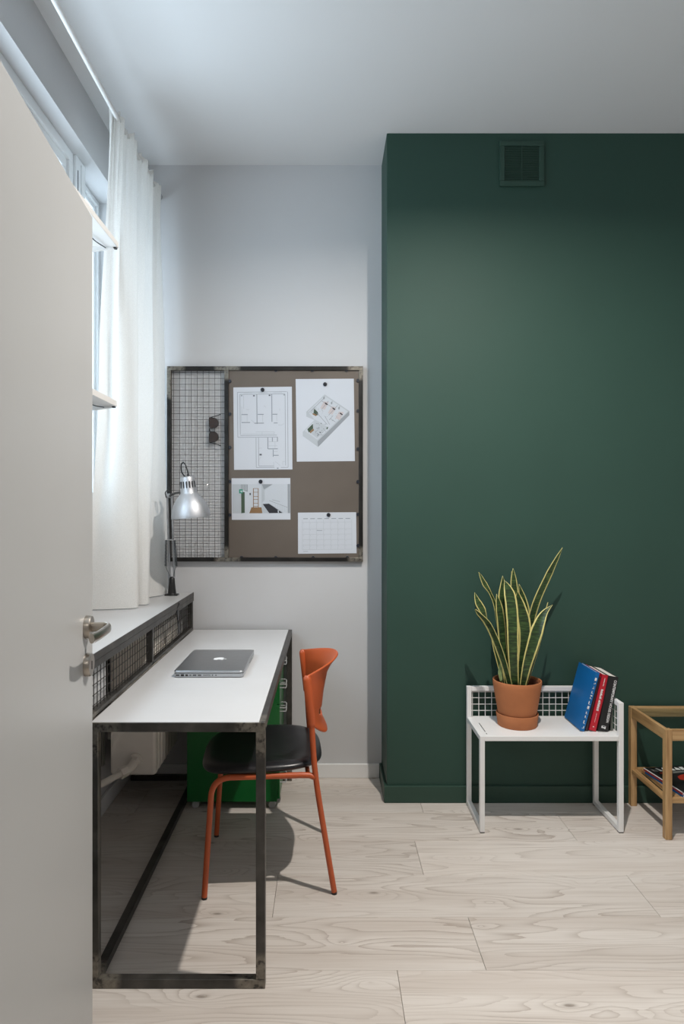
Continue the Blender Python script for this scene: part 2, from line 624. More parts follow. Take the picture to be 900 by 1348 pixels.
flo = MB()
flo.box(-1.35, XR + .2, -1.6, YB + .2, -0.12, -0.010)
floor = tag(flo.build('floor', M['subfloor']), kind='structure')

ROW0, ROWW, PL = 1.957, 0.2545, 1.285
joints = {0: 0.4665, 1: -0.18, 2: 0.357, 3: 1.019, 4: 0.43, 5: -0.35, -1: 0.206, -2: 0.86, -3: -0.3, -4: 0.3, -5: 0.7, -6: .1}
for k in range(-6, 6):
    y0 = ROW0 + ROWW * k
    y1 = y0 + ROWW
    y0c, y1c = max(y0, 0.45), min(y1, YB)
    if y1c - y0c < 0.01:
        continue
    j = joints[k]
    n0 = math.floor((XL - j) / PL)
    x = j + n0 * PL
    while x < XR:
        xa, xb = max(x, XL), min(x + PL, XR)
        if xb - xa > 0.01:
            g = 0.0006
            pb = MB().box(xa + g, xb - g, y0c + g * .6, y1c - g * .6, -0.010, 0.0)
            pb.build('plank', M['plank'], floor, bevel=0.0007, seg=1)
        x += PL
# hallway floor behind the camera
MB().box(-1.0, 1.7, -1.5, 0.4495, -0.010, 0.0).build('plank', M['plank'], floor)

tag(MB().box(-1.35, XR + .2, -1.6, YB + .2, H, H + .15).build('ceiling', M['ceiling']), kind='structure')
tag(MB().box(XL - .35, XG, YB, YB + .2, -0.01, H).build('wall_back', M['wall']), kind='structure')
tag(MB().box(XG, XR + .2, YG, YB + .2, -0.01, H).build('wall_back_right', M['green'], bevel=0.003), kind='structure')
WY0, WY1, WZ0, WZ1 = 0.95, 3.27, 1.385, 2.846
wl = MB()
wl.box(XL - .35, XL, YF - .12, WY0, -0.01, H)
wl.box(XL - .35, XL, WY1, YB, -0.01, H)
wl.box(XL - .35, XL, WY0, WY1, -0.01, WZ0)
wl.box(XL - .35, XL, WY0, WY1, WZ1, H)
tag(wl.build('wall_left', M['wall']), kind='structure')
tag(MB().box(XR, XR + .2, YF - .12, YG, -0.01, H).build('wall_right', M['wall']), kind='structure')
wf = MB()
DX0, DX1, DZ = -0.49, 1.45, 2.30
wf.box(XL, DX0, YF - .12, YF, -0.0, H)
wf.box(DX1, XR, YF - .12, YF, -0.0, H)
wf.box(DX0, DX1, YF - .12, YF, DZ, H)
tag(wf.build('wall_front', M['wall']), kind='structure')
tag(MB().box(-1.2, -1.0, -1.6, YF - .12, 0, H).build('wall_hall_left', M['wall']), kind='structure')
tag(MB().box(1.7, 1.9, -1.6, YF - .12, 0, H).build('wall_hall_right', M['wall']), kind='structure')
tag(MB().box(-1.2, 1.9, -1.7, -1.5, 0, H).build('wall_hall_back', M['wall']), kind='structure')

bt = 0.013
tag(MB().box(XL + bt, XG - bt, YB - bt, YB, 0, 0.070).build('baseboard_back', M['trim'], bevel=0.003), kind='structure')
tag(MB().box(XL, XL + bt, YF, YB, 0, 0.075).build('baseboard_left', M['trim'], bevel=0.003), kind='structure')
gb = MB()
gb.box(XG - bt, XR, YG - bt, YG, 0, 0.078)
gb.box(XG - bt, XG, YG, YB - bt - .001, 0, 0.078)
tag(gb.build('baseboard_back_right', M['greentrim'], bevel=0.003), kind='structure')


# windows: a wide unit towards the doorway, a post, and a narrow unit by the back wall
def window(name, y0, y1, xf, fw, depth, sw=0.055):
    w = MB()
    for (a, b_, c, d) in ((y0, y1, WZ0, WZ0 + fw), (y0, y1, WZ1 - fw, WZ1), (y0, y0 + fw, WZ0 + fw, WZ1 - fw), (y1 - fw, y1, WZ0 + fw, WZ1 - fw)):
        w.box(xf - depth, xf, a, b_, c, d)
    o = tag(w.build(name, M['pvc'], bevel=0.003), kind='structure')
    s = MB()
    xs = xf - .012
    a0, a1, c0, c1 = y0 + fw * .7, y1 - fw * .7, WZ0 + fw * .7, WZ1 - fw * .7
    for (a, b_, c, d) in ((a0, a1, c0, c0 + sw), (a0, a1, c1 - sw, c1), (a0, a0 + sw, c0 + sw, c1 - sw), (a1 - sw, a1, c0 + sw, c1 - sw)):
        s.box(xs - depth * .8, xs, a, b_, c, d)
    sash = s.build('sash', M['pvc'], o, bevel=0.004)
    MB().box(xs - .035, xs - .031, a0 + sw - .01, a1 - sw + .01, c0 + sw - .01, c1 - sw + .01).build('pane', M['glass'], o)
    return o


window('window_1', 2.925, WY1, XL - .111, 0.024, 0.05, 0.028)
window('window_2', WY0, 2.815, XL - .066, 0.045, 0.07)
post = MB().box(XL - .19, XL - .055, 2.816, 2.924, WZ0, WZ1)
post = tag(post.build('trim_1', M['pvc'], bevel=0.004), kind='structure')
MB().box(XL - .0555, XL - .0535, 2.832, 2.8365, WZ0 + .02, WZ1 - .06).build('gasket', M['blackplastic'], post)
MB().box(XL - .0555, XL - .050, 2.868, 2.905, WZ0 + .02, WZ1 - .02).build('cover_strip', M['pvc'], post, bevel=0.002)

# ------------------------------------------------------------------ the open door
hinge = Vector((-0.4745, 0.70, 0))
edge = Vector((-0.560, 1.600, 0))
dv = (edge - hinge).normalized()
nv = Vector((dv.y, -dv.x, 0))                  # faces the room (+X)
Rd = Matrix((dv, nv, Vector((0, 0, 1)))).transposed()   # columns: along leaf, out of face, up
door_len = (edge - hinge).length


def dpt(u, n, z):
    return edge + dv * u + nv * n + Vector((0, 0, z))


d = MB().obox((hinge + edge) / 2 - nv * .02 + Vector((0, 0, .008 + 2.04 / 2)), (door_len, .04, 2.04), Rd)
door = tag(d.build('door_1', M['door'], bevel=0.003), kind='structure')
hz, kz, hu = 1.078, 0.9915, -0.062
Rface = Matrix((dv, Vector((0, 0, 1)), nv)).transposed()        # local z = out of the door face
if Rface.determinant() < 0:
    Rface = Matrix((dv, -Vector((0, 0, 1)), nv)).transposed()


def disc_prof(r, t):
    return [(0, 0), (r, 0), (r, t * .75), (r - .0015, t), (0, t)]


MB().lathe(disc_prof(.0265, .0135), dpt(hu, 0, hz), Rface, 36).build('rosette', M['nickel'], door, smooth=40)
neck = [dpt(hu, .008, hz), dpt(hu, .020, hz), dpt(hu, .040, hz), dpt(hu - .004, .0475, hz), dpt(hu - .012, .053, hz),
        dpt(hu - .026, .055, hz), dpt(hu - .06, .054, hz - .001), dpt(hu - .095, .050, hz - .003), dpt(hu - .122, .043, hz - .004)]
MB().tube(smooth_path(neck, 5), 0.0105, 14, flat=(1.05, .62)).build('lever_handle', M['nickel'], door, smooth=50)
esc = MB().lathe(disc_prof(.0265, .0135), dpt(hu, 0, kz), Rface, 36).build('keyhole_plate', M['nickel'], door, smooth=40)
MB().obox(dpt(hu, .0137, kz - .001), (.0045, .0012, .019), Rd).build('keyhole', M['blackplastic'], esc)

# ------------------------------------------------------------------ radiator under the window
rad = thing('radiator', 'cream ribbed radiator with valve under the window sill', 'radiator', (-.83, 3.1, 0))
RX0, RX1 = -0.935, -0.738
for k in range(8):
    y0 = 2.885 + k * 0.055
    rx1 = RX1 if k % 1 == 0 else RX1
    s = MB()
    w0 = .047
    s.box(RX0, rx1, y0, y0 + w0, 0.20, 0.83)
    s.build('section', M['radiator'], rad, bevel=0.014, seg=4, smooth=60)
for zz in (.27, .77):
    MB().cyl((-.83, 2.90, zz), (-.83, 3.31, zz), .02).build('header', M['radiator'], rad, smooth=40)
for zz in (.30, .66):
    MB().box(XL + .001, RX0 + .005, 3.05, 3.08, zz, zz + .03).build('bracket', M['radiator'], rad)
vy = 2.884
vc = Vector((-.822, vy, .268))
v = MB()
v.cyl(vc, vc + Vector((0, -.012, 0)), .030, .030, 20)
v.cyl(vc + Vector((0, -.012, 0)), vc + Vector((0, -.034, -.003)), .021, .021, 6)
v.tube(smooth_path([vc + Vector((0, -.03, 0)), vc + Vector((-.006, -.055, -.010)), vc + Vector((-.022, -.075, -.018)), vc + Vector((-.04, -.095, -.022))], 4), [.018] * 12 + [.018], 14)
v.cyl(vc + Vector((-.020, -.072, -.016)), vc + Vector((-.040, -.100, -.020)), .024, .024, 6)
valve = v.build('valve', M['radiator'], rad, smooth=40)
pp = smooth_path([vc + Vector((-.036, -.095, -.020)), (-.90, 2.69, .247), (-.945, 2.58, .249), (-.962, 2.40, .25), (-.966, 1.9, .25), (-.966, 1.0, .25)], 6)
MB().tube(pp, .0135, 14).build('pipe', M['radiator'], rad, smooth=50)

# ------------------------------------------------------------------ sill unit with wire mesh front, standing beside the desk
SX, SZ = -0.669, 0.932          # front plane, top
DY0, DY1 = 1.880, 3.345
spots_desk = [(-.178, 1.88, .73), (-.66, 1.88, .02), (-.178, 1.88, .02), (-.66, 1.88, .73), (-.187, 3.31, .02)]
M['steel'] = steel_mat('raw_steel', spots_desk, .085, 1.5)
sill = thing('window_sill_unit', 'grey sill ledge on raw steel frame with wire mesh front beside the desk', 'shelf unit', (-.83, 2.6, 0))
MB().box(XL + .002, SX - .0035, DY0 - .02, YB - .004, SZ - .019, SZ).build('sill_top', M['sill'], sill, bevel=0.0015)
s = MB()
s.box(SX - .0033, SX, DY0 - .022, YB - .004, SZ - .021, SZ + .001)
s.build('edge_strip', M['steel'], sill, bevel=0.001)
TS = .022
s = MB().box(SX - TS, SX, DY0 - .018, YB - .006, SZ - .043, SZ - .0215)
s.build('top_rail', M['steel'], sill, bevel=0.0015)
MB().box(SX - TS, SX, DY0 + TS, DY1 - TS, .750, .764).build('bottom_rail', M['steel'], sill, bevel=0.0015)
for y in (DY0 - .018, 2.565, DY1 - .020):
    MB().box(SX - TS, SX, y, y + TS, .750 if y > 1.9 else .750, SZ - .043).build('post', M['steel'], sill, bevel=0.0015)
MB().box(SX - .052, SX - .030, 2.085, 2.107, .545, SZ - .020).build('support_bar', M['steel'], sill, bevel=0.0015)
MB().box(SX - .0295, SX - .0245, DY0 + .006, 2.098, .752, SZ - .022).build('side_panel', M['sill'], sill, bevel=.001)
w = MB()
y = DY0 + .012
wx = SX - TS * .5
while y < DY1 - .02:
    w.tube([(wx, y, .757), (wx, y, SZ - .035)], .0014, 4)
    y += .030
z = .775
while z < SZ - .04:
    w.tube([(wx - .002, DY0 - .01, z), (wx - .002, DY1 - .01, z)], .0014, 4)
    z += .030
tag(w.build('wire_mesh', M['wirebrown'], sill), kind='stuff')
# floor frame that carries the ledge along the back wall
MB().box(-.975, SX - .028, 3.325, 3.350, 0, .025).build('floor_rail', M['steel'], sill, bevel=0.0015)
MB().box(-.975, -.950, 3.325, 3.350, .025, SZ - .02).build('leg', M['steel'], sill, bevel=0.0015)

# ------------------------------------------------------------------ desk
DXL, DXR, DZT = -0.669, -0.1735, 0.7485
T = .026
desk = thing('desk', 'white topped desk on raw square steel tube frame', 'desk', (-.415, 2.6, 0))
MB().box(DXL + .004, DXR - T + .008, DY0 + .006, DY1 - .006, DZT - .014, DZT + .0005).build('tabletop', M['desktop'], desk, bevel=0.001)
tz0 = DZT - T
MB().box(DXL, DXR, DY0, DY0 + .0055, tz0, DZT).box(DXL, DXR, DY0 + .0055, DY0 + T, tz0, DZT - .015).build('front_rail', M['steel'], desk, bevel=0.0012)
MB().box(DXL, DXR, DY1 - .0055, DY1, tz0, DZT).box(DXL, DXR, DY1 - T, DY1 - .0055, tz0, DZT - .015).build('back_rail', M['steel'], desk, bevel=0.0012)
MB().box(DXR - T + .0085, DXR, DY0 + .0055, DY1 - .0055, tz0, DZT).build('side_rail', M['steel'], desk, bevel=0.0012)
MB().box(DXL, DXL + .0035, DY0 + .0055, DY1 - .0055, tz0, DZT).box(DXL + .0035, DXL + T, DY0 + T, DY1 - T, tz0, DZT - .015).build('side_rail', M['steel'], desk, bevel=0.0012)
for (x, y, z0) in ((DXL, DY0, T), (DXR - T, DY0, T), (DXL, DY1 - T, T), (DXR - T, DY1 - T, T)):
    MB().box(x, x + T, y, y + T, z0, tz0).build('leg', M['steel'], desk, bevel=0.0015)
MB().box(DXL, DXR, DY0, DY0 + T, 0, T).build('floor_rail', M['steel'], desk, bevel=0.0015)
MB().box(DXL, DXR, DY1 - T, DY1, 0, T).build('floor_rail', M['steel'], desk, bevel=0.0015)
MB().box(DXL, DXL + T, DY0 + T, DY1 - T, 0, T).build('floor_rail', M['steel'], desk, bevel=0.0015)

# ------------------------------------------------------------------ laptop
LX0, LX1, LY0, LY1, LZ = -.5465, -.2975, 2.384, 2.748, DZT + .0005


def rrect(x0, x1, y0, y1, r, n=6):
    out = []
    for cx, cy, a0 in ((x1 - r, y0 + r, -PI / 2), (x1 - r, y1 - r, 0), (x0 + r, y1 - r, PI / 2), (x0 + r, y0 + r, PI)):
        for k in range(n + 1):
            a = a0 + PI / 2 * k / n
            out.append((cx + r * math.cos(a), cy + r * math.sin(a)))
    return out


lap = thing('laptop', 'closed silver laptop lying on the white desk', 'laptop', ((LX0 + LX1) / 2, (LY0 + LY1) / 2, LZ))
MB().prism([(x, y, LZ + .0025) for x, y in rrect(LX0 + .004, LX1 - .004, LY0 + .004, LY1 - .004, .012)], (0, 0, .001)).build('base_seam', M['blackplastic'], lap)
MB().prism([(x, y, LZ + .0025) for x, y in rrect(LX0, LX1, LY0, LY1, .014)], (0, 0, .0125)).build('base', M['alu'], lap, bevel=.001)
MB().prism([(x, y, LZ + .016) for x, y in rrect(LX0, LX1, LY0, LY1, .014)], (0, 0, .0085)).build('lid', M['alu'], lap, bevel=.0035, seg=3, smooth=40)
MB().prism([(x, y, LZ + .0148) for x, y in rrect(LX0 + .002, LX1 - .002, LY0 + .002, LY1 - .002, .012)], (0, 0, .0014)).build('lid_gap', M['blackplastic'], lap)
for (x, y) in ((LX0 + .03, LY0 + .03), (LX1 - .03, LY0 + .03), (LX0 + .03, LY1 - .03), (LX1 - .03, LY1 - .03)):
    MB().cyl((x, y, LZ), (x, y, LZ + .003), .008).build('foot', M['blackplastic'], lap)
for (f0, f1, hh) in ((.035, .085, .0045), (.105, .150, .0075), (.170, .208, .0060), (.228, .256, .0035), (.276, .328, .0042), (.348, .398, .0042),
                     (.425, .530, .0022), (.550, .566, .004), (.600, .616, .004)):
    x0, x1 = LX0 + (LX1 - LX0) * f0, LX0 + (LX1 - LX0) * f1
    MB().box(x0, x1, LY0 - .0003, LY0 + .002, LZ + .0088 - hh / 2, LZ + .0088 + hh / 2).build('port', M['blackplastic'], lap)
MB().box(LX1 - .002, LX1 + .0003, LY0 + .19, LY0 + .28, LZ + .008, LZ + .0105).build('disc_slot', M['blackplastic'], lap)


def svg_outline(cmds):
    """flatten a little relative-coordinate cubic path"""
    out = []
    p = Vector(cmds[0])
    out.append(p.copy())
    for c in cmds[1]:
        a, b_, e = (p + Vector(q) for q in c)
        for k in range(1, 9):
            t = k / 8
            out.append(p * (1 - t) ** 3 + a * 3 * t * (1 - t) ** 2 + b_ * 3 * t * t * (1 - t) + e * t ** 3)
        p = e
    return out


body = svg_outline(((12.152, 6.896), [((-.948, 0), (-2.415, -1.078), (-3.96, -1.04)), ((-2.04, .027), (-3.91, 1.183), (-4.961, 3.014)),
                                      ((-2.117, 3.675), (-.546, 9.103), (1.519, 12.09)), ((1.013, 1.454), (2.208, 3.09), (3.792, 3.039)),
                                      ((1.52, -.065), (2.09, -.987), (3.935, -.987)), ((1.831, 0), (2.35, .987), (3.96, .948)),
                                      ((1.637, -.026), (2.676, -1.48), (3.676, -2.948)), ((1.156, -1.688), (1.636, -3.325), (1.662, -3.415)),
                                      ((-.039, -.013), (-3.182, -1.221), (-3.22, -4.857)), ((-.026, -3.04), (2.48, -4.494), (2.597, -4.559)),
                                      ((-1.429, -2.09), (-3.623, -2.324), (-4.39, -2.376)), ((-2, -.156), (-3.675, 1.09), (-4.61, 1.09))]))
leafp = svg_outline(((15.53, 3.83), [((.843, -1.012), (1.4, -2.427), (1.245, -3.83)), ((-1.207, .052), (-2.662, .805), (-3.532, 1.818)),
                                     ((-.78, .896), (-1.454, 2.338), (-1.273, 3.714)), ((1.338, .104), (2.715, -.688), (3.559, -1.701))]))
lc = Vector(((LX0 + LX1) / 2 + .012, (LY0 + LY1) / 2 + .012, LZ + .0246))
lg = MB()
for out in (body, leafp):
    pts = []
    for q in out[:-1]:
        ux, uy = (q.x - 12) / 24, (12 - q.y) / 24        # logo right, logo up
        pts.append(lc + Vector((uy * .052, -ux * .052, 0)))   # its top points to the right of the picture
    lg.poly(pts)
lg.bm.normal_update()
bmesh.ops.triangulate(lg.bm, faces=lg.bm.faces[:])
lg.build('logo', M['print'], lap)

# ------------------------------------------------------------------ drawer cabinet under the desk
CX0, CX1, CY0, CY1 = -.628, -.212, 3.005, 3.285
cab = thing('drawer_cabinet', 'green steel drawer cabinet on castors standing under the desk', 'cabinet', ((CX0 + CX1) / 2, (CY0 + CY1) / 2, 0))
c = MB()
c.box(CX0, CX1 - .012, CY0, CY0 + .004, .035, .690).box(CX0, CX1 - .012, CY1 - .004, CY1, .035, .690)
c.box(CX0, CX0 + .004, CY0 + .004, CY1 - .004, .035, .690).box(CX0, CX1 - .012, CY0 + .004, CY1 - .004, .686, .690).box(CX0, CX1 - .012, CY0 + .004, CY1 - .004, .035, .039)
c.build('cabinet_body', M['cabgreen'], cab, bevel=.001)
for k in range(6):
    z0 = .045 + k * .1065
    dr = MB().box(CX1 - .30, CX1, CY0 + .006, CY1 - .006, z0, z0 + .103).build('drawer', M['cabgreen'], cab, bevel=.0015)
    yc = CY0 + .055
    h = MB()
    for zz in (z0 + .074, z0 + .090):
        h.tube(smooth_path([(CX1 - .002, yc - .045, zz), (CX1 + .020, yc - .043, zz), (CX1 + .026, yc - .03, zz - .004), (CX1 + .026, yc + .03, zz - .004),
                            (CX1 + .020, yc + .043, zz), (CX1 - .002, yc + .045, zz)], 4), .0024, 6)
    h.build('drawer_handle', M['castor'], dr, smooth=40)
for (x, y) in ((CX0 + .035, CY0 + .025), (CX1 - .035, CY0 + .025), (CX0 + .035, CY1 - .025), (CX1 - .035, CY1 - .025)):
    k = MB().cyl((x, y - .010, .016), (x, y + .010, .016), .016, n=18).box(x - .008, x + .008, y - .013, y + .013, .024, .0355)
    k.build('castor', M['castor'], cab, smooth=40)

# ------------------------------------------------------------------ chair (local frame: +x backwards, +y away from the camera)
chair = thing('chair', 'orange metal framed chair with black leather seat pushed up to the desk', 'chair', (-.211, 2.553, 0), rz=math.radians(4.0))
LR = .0103
for sy in (-1, 1):
    y = .222 * sy
    fy = .222 * sy
    path = [(-.229, fy, .0)]
    leg = [Vector((-.229, y, .008)), Vector((-.206, y, .355))]
    bend = []
    r = .058
    P0, P1, P2 = Vector((-.2065, y, .350)), Vector((-.2030, y, .416)), Vector((-.140, y, .4185))
    for k in range(9):
        t = k / 8
        bend.append(P0 * (1 - t) ** 2 + P1 * 2 * t * (1 - t) + P2 * t * t)
    MB().tube([leg[0]] + bend, LR, 12).build('leg', M['orange'], chair, world=False, smooth=50)
    MB().tube([P2, Vector((.106, y, .4195)), Vector((.136, y, .418)), Vector((.158, y, .409))], LR, 12).build('seat_rail', M['orange'], chair, world=False, smooth=50)
    # back leg rises past the seat into the back post
    skew = -.007 if sy > 0 else 0.0
    bl = MB().tube(smooth_path([(.222 + skew, y, .008), (.190 + skew * .5, y, .20), (.156, y, .42), (.142, y, .610)], 6), LR, 12)
    bl.build('leg', M['orange'], chair, world=False, smooth=50)
    MB().tube([(.1435, y, .595), (.1415, y, .622), (.134, y, .69), (.127, y, .752), (.1265, y, .760), (.1260, y, .766)],
              [.0140, .0150, .0152, .0150, .0130, .0080], 14).build('back_post', M['orange'], chair, world=False, smooth=50)
    for fx in (-.229, .222 + skew):
        MB().cyl((fx, y, 0), (fx, y, .010), .0102, n=12).build('foot', M['blackplastic'], chair, world=False, smooth=40)
for fx in (-.13, .13):
    MB().tube([(fx, -.222, .4185), (fx, .222, .4185)], .008, 10).build('crossbar', M['orange'], chair, world=False, smooth=50)


def superell(a, ax, ay, e):
    c_, s_ = math.cos(a), math.sin(a)
    return (math.copysign(abs(c_) ** (2 / e), c_) * ax, math.copysign(abs(s_) ** (2 / e), s_) * ay)


# seat: an upholstered dished pad
seat = MB()
N = 48
rings = []
prof = [(0.0, .0), (.35, .0), (.65, .0), (.80, -.001), (.90, -.005), (.96, -.011), (.992, -.020), (1.0, -.027), (.965, -.036), (.85, -.038), (.5, -.036), (0, -.036)]


def seat_top(x, y):
    u = x / .23
    w_ = y / .228
    return .460 - .011 * (1 - min(1, u * u)) * (1 - min(1, w_ * w_)) + .020 * max(0, w_ * w_ - .25) * (.5 + .5 * u) - .020 * max(0, -u - .55) + .012 * max(0, u - .4)


for (k, dz) in prof:
    if k == 0:
        rings.append([seat.bm.verts.new((-.032, 0, seat_top(0, 0) + dz))])
        continue
    ring = []
    for i in range(N):
        x, y = superell(2 * PI * i / N, .222, .236, 3.5)
        y *= 1 - .06 * max(0, x / .225)
        ring.append(seat.bm.verts.new((-.032 + x * k, y * k, seat_top(x * k, y * k) + dz)))
    rings.append(ring)
for a, b_ in zip(rings, rings[1:]):
    for i in range(N):
        j = (i + 1) % N
        if len(a) == 1:
            seat.bm.faces.new((a[0], b_[i], b_[j]))
        elif len(b_) == 1:
            seat.bm.faces.new((a[i], b_[0], a[j]))
        else:
            seat.bm.faces.new((a[i], b_[i], b_[j], a[j]))
so = seat.build('seat', M['leather'], chair, world=False, smooth=60)
sub = so.modifiers.new('sub', 'SUBSURF')
sub.levels = sub.render_levels = 2


# back: one bent sheet that flares towards its rim, with a slot low down
def interp(x, tab):
    for (a, va), (b_, vb) in zip(tab, tab[1:]):
        if x <= b_:
            t = (x - a) / (b_ - a)
            return va + (vb - va) * t
    return tab[-1][1]


def back_pt(u, v):
    s_ = 2 * u - 1
    zt = .766 + .036 * (1 - s_ * s_)
    zb = .592 - .078 * (1 - abs(s_) ** 2.2)
    z_ = zb + (zt - zb) * v
    xp = interp(z_, [(.50, .154), (.60, .143), (.69, .134), (.77, .126), (.82, .121)])
    bl_ = interp(v, [(0, .058), (.12, .042), (.30, .044), (.55, .060), (.80, .082), (.93, .108), (1, .130)])
    y_ = s_ * .222
    return Vector((xp + bl_ * (1 - abs(s_) ** 2.1), y_, z_))


bk = MB()
nu, nv_ = 40, 24
vs = [[bk.bm.verts.new(back_pt(i / nu, j / nv_)) for j in range(nv_ + 1)] for i in range(nu + 1)]
for i in range(nu):
    for j in range(nv_):
        u, v_ = (i + .5) / nu * 2 - 1, (j + .5) / nv_
        if (u / .62) ** 2 + ((v_ - .285) / .075) ** 2 < 1:
            continue
        bk.bm.faces.new((vs[i][j], vs[i + 1][j], vs[i + 1][j + 1], vs[i][j + 1]))
bo = bk.build('backrest', M['orange'], chair, world=False, smooth=60)
sm = bo.modifiers.new('solid', 'SOLIDIFY')
sm.thickness = .007
sm.offset = 0
sb = bo.modifiers.new('bevel', 'BEVEL')
sb.width = .002
sb.segments = 2
sb.limit_method = 'ANGLE'

# ------------------------------------------------------------------ pin board on the back wall
YP = 3.352      # face of the panel
board = thing('wall_organiser', 'square raw steel wall frame with taupe panel and wire grid on back wall', 'notice board', (-.305, YB, 1.085))
YW = YB - .001
spots_b = [tuple(at(x, y, YB)) for x, y in ((228, 485), (300, 485), (474, 485), (474, 736), (300, 736), (228, 510))]
M['steelb'] = steel_mat('raw_steel_board', spots_b, .075, 0.45)
bx0, bx1 = at(220, 0, YP).x, at(477.5, 0, YP).x
bz1, bz0 = at(0, 482.5, YP).z, at(0, 739, YP).z
fw = .020
yf = 3.343
for nm, b_ in (('top_rail', (bx0, bx1, yf, YW, bz1 - fw, bz1)), ('bottom_rail', (bx0, bx1, yf, YW, bz0, bz0 + fw)),
               ('side_rail', (bx0, bx0 + fw, yf, YW, bz0 + fw, bz1 - fw)), ('side_rail', (bx1 - fw, bx1, yf, YW, bz0 + fw, bz1 - fw))):
    MB().box(*b_).build(nm, M['steelb'], board, bevel=.0012)
mx0, mx1 = at(295.5, 0, YP).x, at(301, 0, YP).x
MB().box(mx0, mx1, yf, YW, bz0 + fw, bz1 - fw).build('divider', M['steelb'], board, bevel=.0012)
MB().box(mx1, bx1 - fw, YP, YP + .003, bz0 + fw, bz1 - fw).build('magnetic_panel', M['panel'], board)
w = MB()
x = at(228.5, 0, YP).x
while x < mx0 - .01:
    w.tube([(x, YP - .001, bz0 + fw - .002), (x, YP - .001, bz1 - fw + .002)], .0015, 4)
    x += .02955
z = at(0, 490.3, YP).z
while z > bz0 + fw + .005:
    w.tube([(bx0 + fw - .002, YP + .0015, z), (mx0 + .002, YP + .0015, z)], .0015, 4)
    z -= .02955
tag(w.build('wire_grid', M['wire'], board), kind='stuff')
for (px, py) in ((302.5, 502), (302.5, 545), (302.5, 589), (302.5, 634), (302.5, 678), (471, 501), (471, 541), (471, 591), (471, 634), (471, 677), (471, 718),
                 (363, 487.5), (411, 487.5), (456, 487.5), (318, 734), (363, 734), (412, 734), (457, 734)):
    p = at(px, py, YP)
    MB().cyl((p.x, YP, p.z), (p.x, YP - .006, p.z), .0085, .0085, 14).build('clip', M['magnet'], board, smooth=40)

# papers pinned to the panel; each print is flat ink on its sheet
PG = 'sheets pinned on the board'


class Sheet:
    def __init__(self, name, label, corners, cat, scale=10.0):
        self.c = corners                                   # pixel corners TL, TR, BR, BL
        yp = YP - .0014
        P = [at(x, y, yp) for x, y in corners]
        m = MB()
        m.prism([P[0], P[1], P[2], P[3]], (0, .0009, 0))
        self.yp = yp
        self.o = tag(m.build(name, M['paper'], origin=P[3]), label, cat, PG)
        self.layers = {}

    def pt(self, u, v, lift=0):
        (ax, ay), (bx, by), (cx, cy), (dx, dy) = self.c
        x = (ax * (1 - u) + bx * u) * (1 - v) + (dx * (1 - u) + cx * u) * v
        y = (ay * (1 - u) + by * u) * (1 - v) + (dy * (1 - u) + cy * u) * v
        return at(x, y, self.yp - .00015 - .00012 * lift)

    def lay(self, mat):
        if mat not in self.layers:
            self.layers[mat] = MB()
        return self.layers[mat]

    def poly(self, mat, pts, lift=0):
        self.lay(mat).poly([self.pt(u, v, lift) for u, v in pts])

    def rect(self, mat, u0, v0, u1, v1, lift=0):
        self.poly(mat, [(u0, v0), (u1, v0), (u1, v1), (u0, v1)], lift)

    def line(self, mat, u0, v0, u1, v1, wd=.006, lift=1, asp=None):
        a, b_ = self.pt(u0, v0, lift), self.pt(u1, v1, lift)
        t = (b_ - a)
        if t.length < 1e-6:
            return
        t.normalize()
        n = Vector((-t.z, 0, t.x)) * (wd * .3 / 2)
        self.lay(mat).poly([a - n, b_ - n, b_ + n, a + n])

    def done(self, names):
        for mat, mb in self.layers.items():
            mb.bm.normal_update()
            bmesh.ops.triangulate(mb.bm, faces=mb.bm.faces[:])
            tag(mb.build(names.get(mat, 'print'), M[mat], self.o), kind='stuff')


# floor plan; (x, y) below are read on a 900 x 1200 enlargement of the sheet's surroundings
sh = Sheet('floor_plan_sheet', 'tall white sheet with line drawn floor plan, pinned beside the wire grid',
           [(307, 510), (384, 509), (384.8, 618), (308, 618.5)], 'paper')


def fp(x, y):
    return ((x - 72) / 770, (y - 45) / 1088)


def L(m, x0, y0, x1, y1, wd=.006):
    sh.line(m, *fp(x0, y0), *fp(x1, y1), wd)


for q in ((125, 110, 775, 110), (125, 110, 125, 705), (158, 138, 158, 670), (125, 705, 650, 705), (158, 680, 640, 680), (158, 138, 750, 138),
          (752, 140, 752, 1080), (785, 110, 785, 1105), (365, 710, 365, 1105), (398, 710, 398, 1080), (365, 1105, 605, 1105), (398, 1085, 600, 1085), (690, 1105, 785, 1105)):
    L('ink', *q, .007)
for q in ((380, 140, 380, 530), (577, 140, 577, 505), (175, 405, 258, 405), (390, 405, 468, 405), (585, 405, 648, 405), (175, 510, 288, 510), (345, 520, 470, 520),
          (600, 520, 650, 520), (520, 710, 520, 862), (520, 860, 650, 860), (647, 705, 647, 765), (580, 712, 580, 765), (590, 870, 590, 965), (595, 945, 662, 945)):
    L('ink', *q, .013)
for q in ((205, 122, 320, 122), (400, 122, 520, 122), (600, 122, 710, 122), (250, 405, 250, 500), (175, 405, 175, 500), (455, 410, 455, 505), (640, 410, 640, 500), (180, 300, 180, 400), (205, 150, 205, 330),
          (190, 660, 605, 660), (360, 635, 605, 635), (445, 640, 445, 672), (605, 635, 605, 672), (300, 475, 330, 500), (330, 500, 345, 520), (660, 545, 700, 550), (700, 550, 735, 530),
          (530, 765, 645, 765), (530, 820, 645, 820), (615, 770, 615, 850), (600, 895, 650, 895), (595, 1030, 595, 1080), (615, 1025, 680, 1080), (715, 1025, 755, 1025), (715, 1025, 715, 1080),
          (405, 850, 440, 850), (405, 1000, 430, 960), (470, 290, 500, 310), (240, 340, 280, 340), (680, 330, 680, 360)):
    L('inkl', *q, .005)
